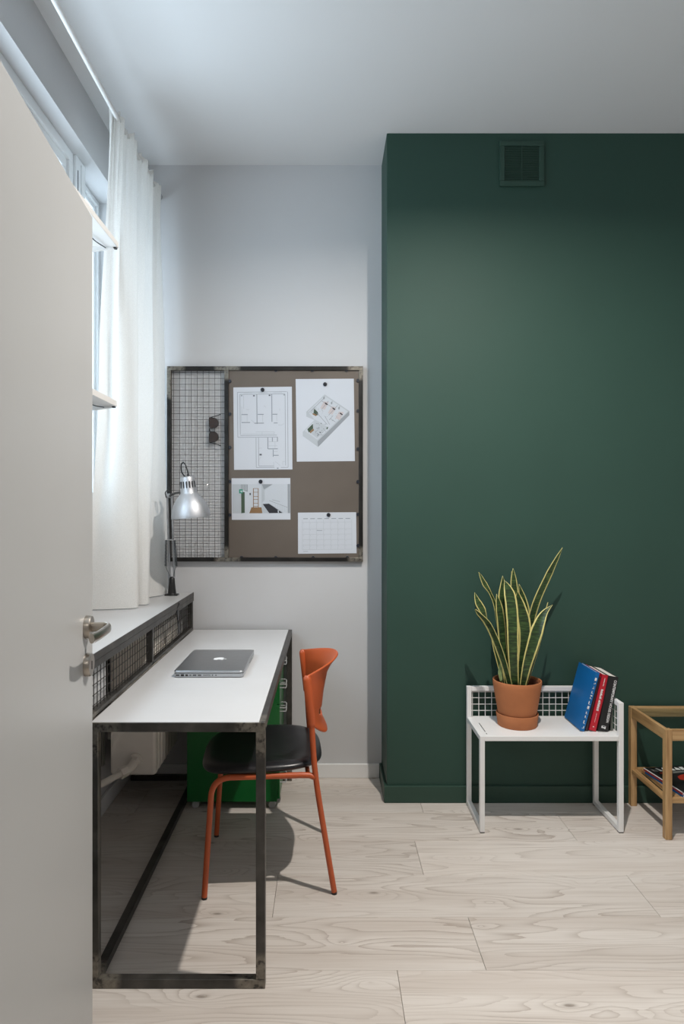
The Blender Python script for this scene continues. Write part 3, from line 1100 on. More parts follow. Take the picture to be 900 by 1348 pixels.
for (x, y, r) in ((180, 155, 10), (342, 158, 12), (548, 155, 12), (740, 152, 9), (424, 935, 15), (648, 1115, 11)):
    u0, v0 = fp(x - r, y - r * .7)
    u1, v1 = fp(x + r, y + r * .7)
    sh.rect('inkd' if r > 11 else 'ink', u0, v0, u1, v1, 2)
sh.done({'ink': 'printed_walls', 'inkl': 'printed_details', 'inkd': 'printed_marks'})
plan_sheet = sh

# axonometric drawing
sh = Sheet('axonometric_sheet', 'tall white sheet with small tilted view of an apartment, pinned top right',
           [(389, 499), (465.5, 498.5), (467, 607), (390.5, 607.7)], 'paper')


def ap(x, y):
    return ((x - 40) / 770, (y - 40) / 1085)


def AP(m, pts, lift=0):
    sh.poly(m, [ap(*p) for p in pts], lift)


AP('pgrey2', [(422, 245), (745, 465), (745, 520), (325, 935), (125, 790), (125, 735), (280, 580), (175, 535), (175, 470)], 0)
AP('pwhite', [(422, 262), (725, 470), (315, 840), (150, 720), (290, 585), (200, 470)], 1)
AP('pgrey', [(745, 465), (745, 520), (325, 935), (318, 860)], 1)
AP('pgrey2', [(150, 720), (315, 850), (325, 935), (125, 790)], 2)
AP('pgrey2', [(285, 570), (470, 680), (315, 820), (215, 740), (260, 640)], 2)
AP('pgrey2', [(215, 470), (290, 395), (350, 540), (330, 520)], 2)
for q in (((280, 430), (330, 480), (325, 520), (270, 490)), ((185, 700), (260, 630), (262, 690), (205, 745)), ((440, 680), (462, 670), (455, 700), (440, 705))):
    AP('pgreen', q, 3)
for q in (((265, 490), (320, 515), (300, 530), (250, 500)), ((215, 735), (265, 690), (275, 715), (225, 755))):
    AP('pwood', q, 4)
for (x, y) in ((440, 365), (540, 432), (637, 500)):
    AP('ppink', [(x - 80, y + 60), (x - 30, y - 30), (x + 35, y - 20), (x - 20, y + 80)], 2)
    AP('pblack', [(x - 15, y - 18), (x + 22, y + 8), (x + 14, y + 22), (x - 18, y)], 4)
    AP('pgrey', [(x - 40, y - 80), (x - 15, y - 100), (x - 20, y - 60), (x - 35, y - 55)], 3)
for q in ((380, 330, 560, 440), (470, 330, 380, 440), (590, 390, 470, 520), (415, 290, 240, 460), (420, 530, 480, 640), (490, 560, 560, 610), (310, 480, 450, 640), (530, 520, 480, 580)):
    sh.line('pgrey', *ap(q[0], q[1]), *ap(q[2], q[3]), .008, 3)
random.seed(3)
for k in range(46):
    x, y = random.uniform(285, 430), random.uniform(620, 790)
    if abs((x - 360) * .7 + (y - 700) * .0) < 70 and y < 840 - (x - 300) * .7:
        s = random.uniform(3, 8)
        AP('pgrey' if k % 3 else 'pblack', [(x - s, y), (x, y - s), (x + s, y), (x, y + s)], 4)
for k in range(40):
    t, q = random.random(), random.random()
    x, y = 300 + 380 * t - 90 * q, 370 + 240 * t * .62 + 110 * q
    s = random.uniform(3, 7)
    AP('pgrey', [(x - s, y), (x, y - s), (x + s, y), (x, y + s)], 4)
sh.done({'pgrey2': 'printed_shadow_side', 'pwhite': 'printed_interior', 'pgrey': 'printed_walls', 'pgreen': 'printed_green_wall', 'pwood': 'printed_wood',
         'ppink': 'printed_rug', 'pblack': 'printed_furniture'})

# interior photograph
sh = Sheet('interior_photo_sheet', 'wide white sheet with photograph of a corridor and kitchen, pinned below the floor plan',
           [(304.7, 629.6), (382, 629.3), (382.2, 684), (305, 684.3)], 'paper')


def ip(x, y):
    return ((x - 47) / 772, (y - 47) / 543)


def IP(m, pts, lift=0):
    sh.poly(m, [ip(*p) for p in pts], lift)


IP('pwhite', [(55, 125), (815, 125), (815, 505), (55, 505)], 0)
IP('pgrey2', [(55, 125), (170, 125), (170, 505), (55, 505)], 1)
IP('pgrey2', [(440, 125), (590, 125), (480, 205), (480, 330), (440, 380)], 1)
IP('pgrey', [(445, 125), (585, 128), (470, 195)], 2)
IP('pgrey2', [(440, 380), (470, 390), (545, 505), (440, 505)], 1)
IP('pgrey', [(783, 125), (815, 125), (815, 505), (783, 505)], 1)
IP('pgrey', [(170, 128), (258, 128), (258, 225), (200, 205), (170, 190)], 2)
for x in (185, 205, 225, 242):
    sh.line('pgrey2', *ip(x, 130), *ip(x, 205), .012, 3)
IP('pgreen', [(172, 225), (218, 228), (218, 500), (172, 505)], 3)
IP('pteal', [(145, 192), (192, 192), (192, 245), (145, 245)], 4)
IP('pwhite', [(160, 212), (178, 206), (186, 228), (170, 234)], 6)
IP('pblack', [(282, 240), (298, 240), (298, 268), (282, 268)], 4)
IP('pwood', [(305, 428), (438, 428), (450, 505), (278, 505)], 3)
IP('pblack', [(455, 385), (535, 380), (715, 503), (540, 505)], 3)
IP('pwhite', [(650, 470), (665, 465), (668, 500), (655, 503)], 5)
for x in (333, 397):
    sh.line('pwood', *ip(x, 180), *ip(x, 428), .012, 4)
for y in (182, 230, 285, 325, 375, 415):
    sh.line('pwood', *ip(333, y), *ip(397, y), .008, 4)
for q in ((540, 340, 780, 430), (545, 385, 720, 500), (580, 330, 680, 355)):
    sh.line('pgrey', *ip(q[0], q[1]), *ip(q[2], q[3]), .007, 4)
for x in (620, 650, 680, 710, 740, 765):
    sh.line('pgrey2', *ip(x, 360 + (x - 540) * .3), *ip(x, 400 + (x - 560) * .5), .006, 4)
sh.done({'pwhite': 'printed_photo', 'pgrey2': 'printed_pale_walls', 'pgrey': 'printed_grey_walls', 'pgreen': 'printed_doorway', 'pteal': 'printed_green_sign',
         'pblack': 'printed_worktop', 'pwood': 'printed_wooden_floor'})

# calendar
sh = Sheet('calendar_sheet', 'wide white calendar page of empty day boxes, pinned bottom right', [(392, 674.8), (468.6, 674.3), (469.2, 728.3), (392.2, 729)], 'calendar')
cols = [.075 + k * .121 for k in range(8)]
rows = [.235, .40, .53, .66, .79, .90]
for u in cols:
    sh.line('inkl', u, rows[0] - .06, u, rows[-1], .0035)
for v_ in rows:
    sh.line('inkl', cols[0], v_, cols[-1], v_, .0035)
for u in cols[:-1]:
    sh.line('ink', u + .015, .150, u + .095, .150, .011)
    for v_ in rows[:-1]:
        sh.line('inkl', u + .012, v_ + .03, u + .024, v_ + .03, .007)
sh.line('ink', .09, .945, .17, .945, .006)
sh.line('ink', cols[2] + .005, .44, cols[2] + .10, .44, .008)
sh.done({'inkl': 'printed_grid', 'ink': 'printed_headings'})

for (px, py, lab) in ((345.5, 513.3, 'black round magnet holding the line drawn floor plan'), (427.7, 506, 'black round magnet holding the tilted apartment view'),
                      (343, 634, 'black round magnet holding the corridor photograph'), (432.3, 677.8, 'black round magnet holding the calendar page')):
    p = at(px, py, YP)
    y1 = YP - .0022
    m = MB().lathe([(0, 0), (.0098, 0), (.0100, .004), (.0088, .0058), (.006, .0062), (.0055, .0050), (0, .0050)], (p.x, y1, p.z), Matrix.Rotation(PI / 2, 3, 'X'), 20)
    tag(m.build('magnet', M['magnet'], origin=(p.x, y1, p.z), smooth=40), lab, 'magnet', 'round magnets on the board')


# glasses hung on wire: lenses one above the other
def glasses(name, label, origin, axis_down, axis_side, axis_out, s, lens_mat, frame_mat):
    """axis_down runs from lens to lens, axis_side towards the temples, axis_out towards the viewer"""
    O, D, S, U = Vector(origin), Vector(axis_down), Vector(axis_side), Vector(axis_out)

    def P(d_, s_, u_=0):
        return O + D * (d_ * s) + S * (s_ * s) + U * (u_ * s)
    g = thing(name, label, 'glasses', P(0, 0))
    for sg in (-1, 1):
        lens = [(.013, -.006), (.060, -.012), (.068, -.004), (.063, .022), (.052, .036), (.030, .038), (.016, .028), (.011, .010)]
        lp = [P(sg * a, b_ + .006) for a, b_ in lens]
        sm_ = smooth_path(lp, 4, True)
        MB().prism(sm_, U * (.002 * s)).build('lens', lens_mat, g)
        MB().tube(sm_, .0028 * s, 6, closed=True).build('rim', frame_mat, g, smooth=50)
        MB().tube(smooth_path([P(sg * .066, -.006, 0), P(sg * .070, .0, -.006), P(sg * .076, .02, -.004), P(sg * .084, .050, .0), P(sg * .089, .060, .0)], 4),
                  [.0022 * s] * 12 + [.003 * s] * 5, 6).build('temple', frame_mat, g, smooth=50)
    MB().tube(smooth_path([P(-.014, .001), P(0, -.002, .002), P(.014, .001)], 4), .0030 * s, 6).build('bridge', frame_mat, g, smooth=50)
    return g


p = at(276.5, 566, YP - .008)
glasses('sunglasses', 'brown sunglasses hooked upright on the wire grid of the board', p, (0.0, 0, -1), (1, 0, 0), (0, -1, 0), .90, M['tort'], M['blackplastic'])
glasses('reading_glasses', 'black glasses hung on the wire mesh behind the desk', (SX + .003, 2.99, .845), (0, .25, -.968), (0, .968, .25), (1, 0, 0), .80, M['blackplastic'], M['blackplastic'])
for (px, py, lab) in ((237.5, 577, 'small wire hook on the grid left of the sunglasses'), (273, 641, 'small wire hook on the grid below the sunglasses')):
    p = at(px, py, YP - .004)
    m = MB().tube(smooth_path([p + Vector((.004, .003, .014)), p + Vector((-.001, 0, .012)), p + Vector((-.003, -.002, 0)), p + Vector((-.001, -.008, -.012)), p + Vector((.004, -.011, -.010)), p + Vector((.004, -.012, -.002))], 5), .0010, 5)
    tag(m.build('wire_hook', M['chrome'], origin=p, smooth=50), lab, 'hook')

# ------------------------------------------------------------------ desk lamp clamped on the sill
LB = Vector((-.752, 3.25, SZ))
lamp = thing('desk_lamp', 'silver spring arm desk lamp clamped on the window sill', 'lamp', LB)
b_ = MB()
b_.lathe([(0, 0), (.026, 0), (.026, .006), (.020, .010), (.019, .02), (.015, .055), (.013, .082), (.008, .090), (0, .090)], LB, n=20)
b_.box(LB.x - .032, LB.x + .030, LB.y - .022, LB.y + .022, SZ, SZ + .007)
b_.build('base', M['blackplastic'], lamp, bevel=.0015, smooth=40)
elbow = Vector((-.754, 3.205, 1.415))
foot = LB + Vector((0, 0, .085))
ar = MB()
for dx in (-.011, .011):
    ar.tube([foot + Vector((dx, 0, 0)), elbow + Vector((dx, 0, 0))], .0052, 8, flat=(1, 1))
ar.build('lower_arm', M['lampalu'], lamp, smooth=40)
for sx in (-1, 1):
    t0, t1 = .17, .46
    a = foot.lerp(elbow, t0) + Vector((sx * .026, -.012, -.01))
    c_ = foot.lerp(elbow, t1) + Vector((sx * .020, -.012, 0))
    pts, rr = [], .0052
    nT = 26
    for k in range(nT * 6 + 1):
        t = k / (nT * 6)
        ang = 2 * PI * k / 6
        pts.append(a.lerp(c_, t) + Vector((rr * math.cos(ang), rr * math.sin(ang), 0)))
    MB().tube(pts, .0015, 4).build('spring', M['spring'], lamp)
    low = foot + Vector((sx * .010, -.008, .01))
    MB().tube([a, a + Vector((-sx * .008, 0, -.02)), low], .0014, 5).build('spring_hook', M['spring'], lamp)
c_ = foot.lerp(elbow, .465) + Vector((0, -.012, 0))
MB().tube([c_ + Vector((-.023, 0, 0)), c_ + Vector((.023, 0, 0))], .0022, 8).build('crosspin', M['chrome'], lamp, smooth=40)
MB().cyl(elbow + Vector((-.017, 0, 0)), elbow + Vector((.017, 0, 0)), .011, n=16).build('elbow_joint', M['lampalu'], lamp, smooth=40)
MB().tube(smooth_path([elbow + Vector((-.012, -.01, -.01)), elbow + Vector((-.016, -.016, .014)), elbow + Vector((-.002, -.018, .026)), elbow + Vector((.010, -.018, .012)), elbow + Vector((.006, -.016, -.008))], 5), .0024, 6).build('elbow_cable', M['blackplastic'], lamp, smooth=50)
# shade
SY = 3.04
sc_c = at(251.7, 681.0, SY)
Rs = Matrix.Rotation(math.radians(-5), 3, 'Y') @ Matrix.Rotation(math.radians(3), 3, 'X')
RR = .0895
prof_out = [(RR, 0), (RR, .003), (RR * .985, .016), (RR * .93, .036), (RR * .83, .060), (RR * .68, .083), (RR * .52, .100), (.0400, .108), (.0375, .112), (.0355, .150), (.0335, .176), (.030, .184), (.020, .187), (0, .1875)]
prof_in = [(0, .185), (.019, .1845), (.030, .176), (.0338, .150), (.0357, .112), (RR * .50, .098), (RR * .66, .081), (RR * .81, .059), (RR * .91, .035), (RR * .97, .015), (RR * .985, .0)]
shd = MB().lathe(prof_out + prof_in, sc_c, Rs, 48)
shade = shd.build('lamp_shade', M['lampalu'], lamp, smooth=45)
shade_top = sc_c + Rs @ Vector((0, 0, .187))
for k in range(8):
    a = -PI / 2 + (k - 3.0) * math.radians(22)
    if k > 6:
        continue
    rpos = .0356
    n_ = Vector((math.cos(a), math.sin(a), 0))
    R2 = Rs @ Matrix((Vector((-n_.y, n_.x, 0)), n_, Vector((0, 0, 1)))).transposed()
    MB().obox(sc_c + Rs @ Vector((n_.x * rpos, n_.y * rpos, .149)), (.0052, .0022, .030), R2).build('vent_slot', M['blackplastic'], shade)
neck_p = sc_c + Rs @ Vector((-.034, .004, .118))
MB().tube([elbow + Vector((.002, -.002, .0)), elbow.lerp(neck_p, .5) + Vector((0, 0, .004)), neck_p], .0055, 8).build('upper_arm', M['blackplastic'], lamp, smooth=40)
MB().tube(smooth_path([shade_top + Vector((.004, 0, -.002)), shade_top + Vector((.002, 0, .02)), shade_top + Vector((-.008, 0, .050)), shade_top + Vector((-.018, .002, .062)),
                       shade_top + Vector((-.028, .004, .052)), shade_top + Vector((-.027, .008, .02)), shade_top + Vector((-.014, .030, -.010)), shade_top + Vector((-.03, .052, -.05)), neck_p + Vector((-.012, .03, -.01))], 6), .0032, 8).build('cable', M['blackplastic'], lamp, smooth=50)
MB().cyl(shade_top + Vector((.004, 0, -.004)), shade_top + Vector((.003, 0, .010)), .007, .005, 12).build('cable_grip', M['blackplastic'], lamp, smooth=40)
MB().lathe([(0, .03), (.02, .032), (.030, .05), (.026, .075), (.015, .095), (.014, .125), (0, .125)], sc_c, Rs, 20).build('bulb', M['print'], lamp, smooth=50)

# ------------------------------------------------------------------ curtain and its rod
RODX, RODZ = -0.838, 2.915
rod = thing('curtain_rod', 'thin white curtain rod running above the window', 'curtain rod', (RODX, 2.2, RODZ))
MB().cyl((RODX, 0.75, RODZ), (RODX, 3.345, RODZ), .0095, n=12).build('pole', M['whitemetal'], rod, smooth=40)
MB().lathe([(0, 0), (.013, .002), (.016, .012), (.013, .022), (0, .024)], (RODX, 3.334, RODZ), Matrix.Rotation(-PI / 2, 3, 'X'), 16).build('finial', M['castor'], rod, smooth=50)
for y in (0.9, 1.6, 3.325):
    MB().box(XL + .0005, XL + .008, y - .015, y + .015, RODZ - .03, RODZ + .03).box(XL + .008, RODX, y - .005, y + .005, RODZ - .016, RODZ - .0095).build('bracket', M['whitemetal'], rod, bevel=.001)

top_c = [(-.862, 2.655), (-.848, 2.670), (-.826, 2.700), (-.846, 2.760), (-.822, 2.830), (-.830, 2.900), (-.855, 2.955), (-.818, 3.020), (-.842, 3.075), (-.822, 3.135), (-.856, 3.185), (-.822, 3.245), (-.826, 3.312)]
mid_c = [(-.930, 2.735), (-.915, 2.790), (-.872, 2.765), (-.838, 2.785), (-.822, 2.830), (-.812, 2.885), (-.858, 2.945), (-.830, 3.000), (-.802, 3.070), (-.816, 3.130), (-.850, 3.180), (-.815, 3.235), (-.802, 3.318)]
bot_c = [(-.990, 2.755), (-.950, 2.762), (-.890, 2.772), (-.845, 2.785), (-.803, 2.812), (-.806, 2.850), (-.838, 2.895), (-.796, 2.905), (-.778, 2.935), (-.815, 3.060), (-.842, 3.120), (-.800, 3.210), (-.792, 3.322)]
SUBS = 12
tc_, mc_, bc_ = (smooth_path([(x, y, 0) for x, y in c3], SUBS) for c3 in (top_c, mid_c, bot_c))
nC = len(tc_) - 1


def cur(u, v):
    i = round(u * nC)
    a, m_, b2 = tc_[i], mc_[i], bc_[i]
    w0, w1, w2 = (1 - v) * (1 - 2 * v), 4 * v * (1 - v), v * (2 * v - 1)
    w0, w1, w2 = (max(0, 1 - 2 * v), 1 - abs(1 - 2 * v), max(0, 2 * v - 1))
    sm3 = lambda t: t * t * (3 - 2 * t)
    if v < .5:
        t = sm3(v * 2)
        p_ = a.lerp(m_, t)
    else:
        t = sm3(v * 2 - 1)
        p_ = m_.lerp(b2, t)
    # gathered heading: small tight pleats that die out downwards
    amp = .011 * math.exp(-v * 9)
    p_ = p_ + Vector((amp * math.sin(u * 2 * PI * 19), amp * .4 * math.cos(u * 2 * PI * 19), 0))
    p_ = p_ + Vector((.003 * math.sin(u * 31 + v * 9) * v, .003 * math.cos(u * 27 + v * 7) * v, 0))
    zt = RODZ + .020 + .010 * math.sin(u * 2 * PI * 9.5)
    zb = SZ + .004
    return Vector((p_.x, p_.y, zt + (zb - zt) * v))


cm = MB()
cm.grid(cur, nC, 60)
cu = tag(cm.build('curtain', M['curtain'], origin=(-.83, 3.0, SZ), smooth=180), 'white linen curtain hanging gathered beside the window down to the sill', 'curtain')

# ------------------------------------------------------------------ wall shelves by the window
for (zc, lab, seed) in ((0, 'upper white wall shelf by the window, near curtain top', 1), (1, 'lower white wall shelf by the window, level with the board', 2)):
    Ye = 2.05
    if zc == 0:
        z0, xe = CAM_Z + (671 - 327) / F * Ye, (156 - VX) / F * Ye
    else:
        z0, xe = CAM_Z + (671 - 535.5) / F * Ye, (154 - VX) / F * Ye
    sh_ = thing('wall_shelf', lab, 'shelf', ((XL + xe) / 2, 1.45, z0), 'wall shelves by the window')
    MB().box(XL + .002, xe, 0.95, Ye, z0, z0 + .018).build('board', M['shelf'], sh_, bevel=.001)
    MB().prism([(XL + .002, Ye - .003, z0), (XL + .002, Ye - .003, z0 - .05), (xe - .012, Ye - .003, z0 - .004), (xe - .012, Ye - .003, z0)], (0, -.012, 0)).build('end_bracket', M['shelf'], sh_)
    MB().tube(smooth_path([(xe - .13, Ye - .12, z0 - .004), (xe - .10, Ye - .09, z0 - .010), (xe - .072, Ye - .085, z0 - .007), (xe - .055, Ye - .12, z0 - .004), (xe - .045, Ye - .07, z0 - .007), (xe - .035, Ye - .016, z0 - .004)], 6), .0016, 6).build('cable', M['blackplastic'], sh_, smooth=50)
    MB().box(xe - .012, xe - .004, Ye - .012, Ye + .0005, z0 - .004, z0 + .001).build('corner_cap', M['blackplastic'], sh_)

# ------------------------------------------------------------------ ventilation grille on the green wall
gx0, gx1, gz1, gz0 = .7945, .9995, 3.044, 2.836
vent = thing('ventilation_grille', 'square louvred grille painted green near the ceiling', 'vent', ((gx0 + gx1) / 2, YG, gz0))
fr = .024
g = MB()
yv = YG - .012
for q in ((gx0, gx1, gz1 - fr, gz1), (gx0, gx1, gz0, gz0 + fr), (gx0, gx0 + fr, gz0 + fr, gz1 - fr), (gx1 - fr, gx1, gz0 + fr, gz1 - fr)):
    g.box(q[0], q[1], yv, YG - .0005, q[2], q[3])
g.build('frame', M['greentrim'], vent, bevel=.003)
MB().box(gx0 + fr, gx1 - fr, YG - .003, YG - .0005, gz0 + fr, gz1 - fr).build('backing', M['greentrim'], vent)
ns = 20
for k in range(ns):
    zc = gz0 + fr + (gz1 - gz0 - 2 * fr) * (k + .5) / ns
    MB().obox(((gx0 + gx1) / 2, YG - .0075, zc), (gx1 - gx0 - 2 * fr, .0075, .0028), Matrix.Rotation(math.radians(32), 3, 'X')).build('slat', M['greentrim'], vent)
for x in ((gx0 + gx1) / 2,):
    MB().box(x - .002, x + .002, YG - .010, YG - .004, gz0 + fr, gz1 - fr).build('divider', M['greentrim'], vent)

# ------------------------------------------------------------------ white side table
TX0, TX1, TY0, TY1 = .638, 1.237, 2.785, 3.062
tz, tb, q = .404, .543, .0205
tab = thing('side_table', 'white steel side table with wire mesh upstand against the green wall', 'side table', ((TX0 + TX1) / 2, (TY0 + TY1) / 2, 0))
W = M['whitemetal']


def part(name, *boxes, mat=None, parent=None, bevel=.0015):
    m = MB()
    for b4 in boxes:
        m.box(*b4)
    return m.build(name, mat or W, parent or tab, bevel=bevel)


part('tabletop', (TX0 + q, TX1 - q, TY0 + q, TY1 - q, tz - .004, tz - .0005), bevel=.0008)
part('front_rail', (TX0 + q, TX1 - q, TY0, TY0 + q, tz - q, tz))
part('back_rail', (TX0 + q, TX1 - q, TY1 - q, TY1, tz - q, tz))
for x in (TX0, TX1 - q):
    part('side_rail', (x, x + q, TY0 + q, TY1 - q, tz - q, tz))
    part('floor_rail', (x, x + q, TY0 + q, TY1 - q, .004, .004 + q))
part('leg', (TX0, TX0 + q, TY0, TY0 + q, .004, tz))
part('leg', (TX1 - q, TX1, TY0, TY0 + q, .004, tb))
part('leg', (TX0, TX0 + q, TY1 - q, TY1, .004, tb))
part('leg', (TX1 - q, TX1, TY1 - q, TY1, .004, tb))
part('upstand_rail', (TX0 + q, TX1 - q, TY1 - q, TY1, tb - q, tb))
part('upstand_rail', (TX1 - .0155, TX1, TY0 + q, TY1 - q, tb - q, tb))
for x in (TX0, TX1 - q):
    for y in (TY0, TY1 - q):
        part('glide', (x + .001, x + q - .001, y + .001, y + q - .001, 0, .004), mat=M['blackplastic'], bevel=0)
m = MB()
yw = TY1 - q * .5
x = TX0 + .0265
while x < TX1 - q:
    m.tube([(x, yw, tz), (x, yw, tb - q)], .0017, 5)
    x += .0292
for z in (tz + .027, tz + .056, tz + .085, tz + .112):
    m.tube([(TX0 + q - .002, yw + .003, z), (TX1 - q + .002, yw + .003, z)], .0017, 5)
xw = TX1 - .007
y = TY0 + q + .02
while y < TY1 - q:
    m.tube([(xw, y, tz), (xw, y, tb - q)], .0017, 5)
    y += .0292
for z in (tz + .027, tz + .056, tz + .085, tz + .112):
    m.tube([(xw + .003, TY0 + q - .002, z), (xw + .003, TY1 - q + .002, z)], .0017, 5)
tag(m.build('wire_mesh', W, tab, smooth=60), kind='stuff')
for (y0, y1) in ((TY0 + .058, TY0 + .175), (TY0 + .028, TY0 + .042)):
    part('slot', (TX0 + .034, TX0 + .0372, y0, y1, tz - .002, tz - .0002), mat=M['blackplastic'], bevel=0)

# ------------------------------------------------------------------ plant pot, saucer, snake plant
PC = Vector((.836, 2.938, tz - .0005))
sau = MB().lathe([(0, 0), (.082, 0), (.084, .002), (.0905, .052), (.0895, .055), (.0865, .055), (.0845, .051), (.078, .010), (0, .008)], PC, n=48)
tag(sau.build('plant_saucer', M['terracotta'], origin=PC, smooth=45), 'deep terracotta saucer standing on the white side table', 'saucer')
pot = thing('potted_snake_plant', 'yellow edged snake plant in terracotta pot standing in its saucer', 'plant', PC + Vector((0, 0, .0085)))
pz = .0085
MB().lathe([(0, pz + .0022), (.074, pz + .0022), (.0755, pz + .004), (.0885, .090), (.1035, .178), (.1045, .196), (.1035, .1985), (.099, .1985), (.097, .195), (.094, .165), (.070, .022), (0, .020)], PC, n=56).build('pot', M['terracotta'], pot, smooth=45)
MB().lathe([(.085, .120), (.0905, .187), (.0915, .1905), (.089, .1905), (.0875, .186), (.083, .120)], PC, n=48).build('inner_pot', M['terrarim'], pot, smooth=45)
MB().lathe([(0, .168), (.04, .170), (.07, .166), (.086, .164), (.086, .10), (0, .10)], PC, n=32).build('soil', M['soil'], pot, smooth=45)

PY = PC.y


def leaf(ctrl, halfw, tw=0.0, tw1=None, bow=.18, young=False, name='leaf'):
    """ctrl: (px, py, depth offset) from base to tip; halfw: [(t, half width in metres)]; tw: turn of the blade about its axis"""
    path = smooth_path([at(px, py, PY + dy) for px, py, dy in ctrl], 8)
    n = len(path) - 1
    tw1 = tw if tw1 is None else tw1
    NU = 8

    def fn(u, v):
        i = round(v * n)
        p_ = path[i]
        t = (path[min(i + 1, n)] - path[max(i - 1, 0)]).normalized()
        side = t.cross(Vector((0, 1, 0)))
        side = (side if side.length > .05 else Vector((1, 0, 0))).normalized()
        nrm = t.cross(side).normalized()
        a = math.radians(tw + (tw1 - tw) * v)
        s2 = side * math.cos(a) + nrm * math.sin(a)
        n2 = nrm * math.cos(a) - side * math.sin(a)
        s_ = 2 * u - 1
        hw = interp(v, halfw)
        return p_ + s2 * (s_ * hw) + n2 * (bow * hw * (s_ * s_))
    m_ = MB()
    m_.grid(fn, NU, n, uv=True)
    o = m_.build(name, M['leafyoung'] if young else M['leaf'], pot, smooth=180)
    sl = o.modifiers.new('solid', 'SOLIDIFY')
    sl.thickness = .0022
    sl.offset = 0
    return o


def W_(w, base=.55, tip=.0, pos=.55):
    return [(0, w * base), (.25, w * (base + (1 - base) * .6)), (pos, w), (.78, w * .82), (.92, w * .42), (.98, w * .12), (1, tip + .0004)]


# tall leaf to the right
leaf([(689, 900, .02), (693, 850, .03), (703, 800, .03), (721, 758, .02), (740, 721, .0)], W_(.0185, .7, pos=.5), 18, 8)
# broad centre leaf
leaf([(677, 903, -.035), (675, 860, -.045), (674, 815, -.045), (671, 785, -.035), (664, 764, -.02)], [(0, .018), (.3, .024), (.6, .0265), (.78, .024), (.88, .016), (.96, .007), (1, .0005)], 0, -8)
# leaf behind it to the left, tall
leaf([(670, 902, .02), (667, 850, .03), (664, 810, .035), (662, 785, .035), (661.5, 758, .03)], [(0, .018), (.4, .026), (.65, .026), (.80, .021), (.92, .010), (1, .0004)], -8, 4)
# left leaf in front of that
leaf([(668, 903, -.01), (662, 855, -.005), (659, 820, .0), (656.5, 800, .0), (653.5, 782, .0)], [(0, .016), (.4, .020), (.7, .0195), (.85, .013), (.95, .005), (1, .0004)], 14, 22)
# tall narrow pair at the centre
leaf([(683, 902, .035), (680, 850, .045), (678, 805, .05), (676.5, 775, .05), (675, 748, .045)], [(0, .014), (.4, .019), (.7, .0185), (.86, .013), (.95, .006), (1, .0004)], 12, -5)
leaf([(682, 902, .05), (678, 850, .06), (675, 800, .065), (673, 752, .06)], W_(.013, .6), -40, -50)
# leaf right of centre
leaf([(686, 902, .03), (690, 860, .04), (692, 825, .045), (689, 795, .045), (683, 769, .04)], [(0, .016), (.4, .022), (.7, .022), (.85, .014), (.95, .006), (1, .0004)], -20, -10)
# broad leaf with strong yellow edge curling left at its tip
leaf([(682, 904, -.025), (688, 870, -.03), (691, 840, -.03), (689, 815, -.025), (683, 792, -.02), (681, 778, -.02)], [(0, .016), (.3, .025), (.6, .027), (.78, .021), (.92, .009), (1, .0004)], -6, -22)
# right leaf leaning out
leaf([(687, 904, -.045), (693, 875, -.055), (701, 848, -.06), (708, 826, -.06), (716, 808, -.055), (727, 796, -.05)], [(0, .014), (.3, .023), (.55, .0265), (.72, .020), (.88, .009), (1, .0004)], 12, -45, bow=.32)
leaf([(692, 903, -.02), (702, 870, -.02), (710, 840, -.02), (716, 815, -.015), (721, 793, -.01)], [(0, .014), (.4, .017), (.75, .013), (.92, .006), (1, .0004)], 62, 40)
# left arching leaf: seen on edge, then its tip turns up
leaf([(672, 903, -.045), (664, 872, -.055), (654, 843, -.065), (643, 820, -.07), (632, 808, -.07), (625.5, 802, -.065)], [(0, .015), (.3, .022), (.6, .023), (.85, .015), (1, .004)], -58, -66, bow=.35)
leaf([(640, 815, -.062), (634, 802, -.066), (628.5, 792, -.064), (624.5, 780, -.06)], [(0, .004), (.3, .0155), (.6, .0150), (.85, .007), (1, .0004)], 10, 5)
# thin back left leaf
leaf([(668, 901, .03), (660, 850, .05), (653, 803, .055), (645, 781, .05), (637, 768, .045), (630, 753, .04)], [(0, .012), (.35, .014), (.5, .008), (.6, .007), (.78, .013), (.92, .007), (1, .0004)], 38, 20)
# short young leaf
leaf([(659.5, 897, -.03), (658, 885, -.03), (658.5, 873, -.03)], [(0, .006), (.5, .011), (.85, .005), (1, .0004)], 20, 20, young=True)
# dark filler leaves at the back
leaf([(664, 902, .0), (656, 870, .0), (650, 845, .0), (647, 830, .0)], W_(.017), 30, 40)

# ------------------------------------------------------------------ leaning books on the white table
lean = math.radians(16)
BY0 = 2.843
BG = 'books leaning on the side table'
xcur = None


def text_mesh(body, size, extrude=0):
    cu_ = bpy.data.curves.new('lettering', 'FONT')
    cu_.body = body
    cu_.size = size
    cu_.offset = size * .02
    cu_.align_x = 'CENTER'
    cu_.align_y = 'CENTER'
    o = bpy.data.objects.new('lettering', cu_)
    COL.objects.link(o)
    bpy.context.view_layer.update()
    dg = bpy.context.evaluated_depsgraph_get()
    me = bpy.data.meshes.new_from_object(o.evaluated_get(dg))
    bpy.data.objects.remove(o)
    return me


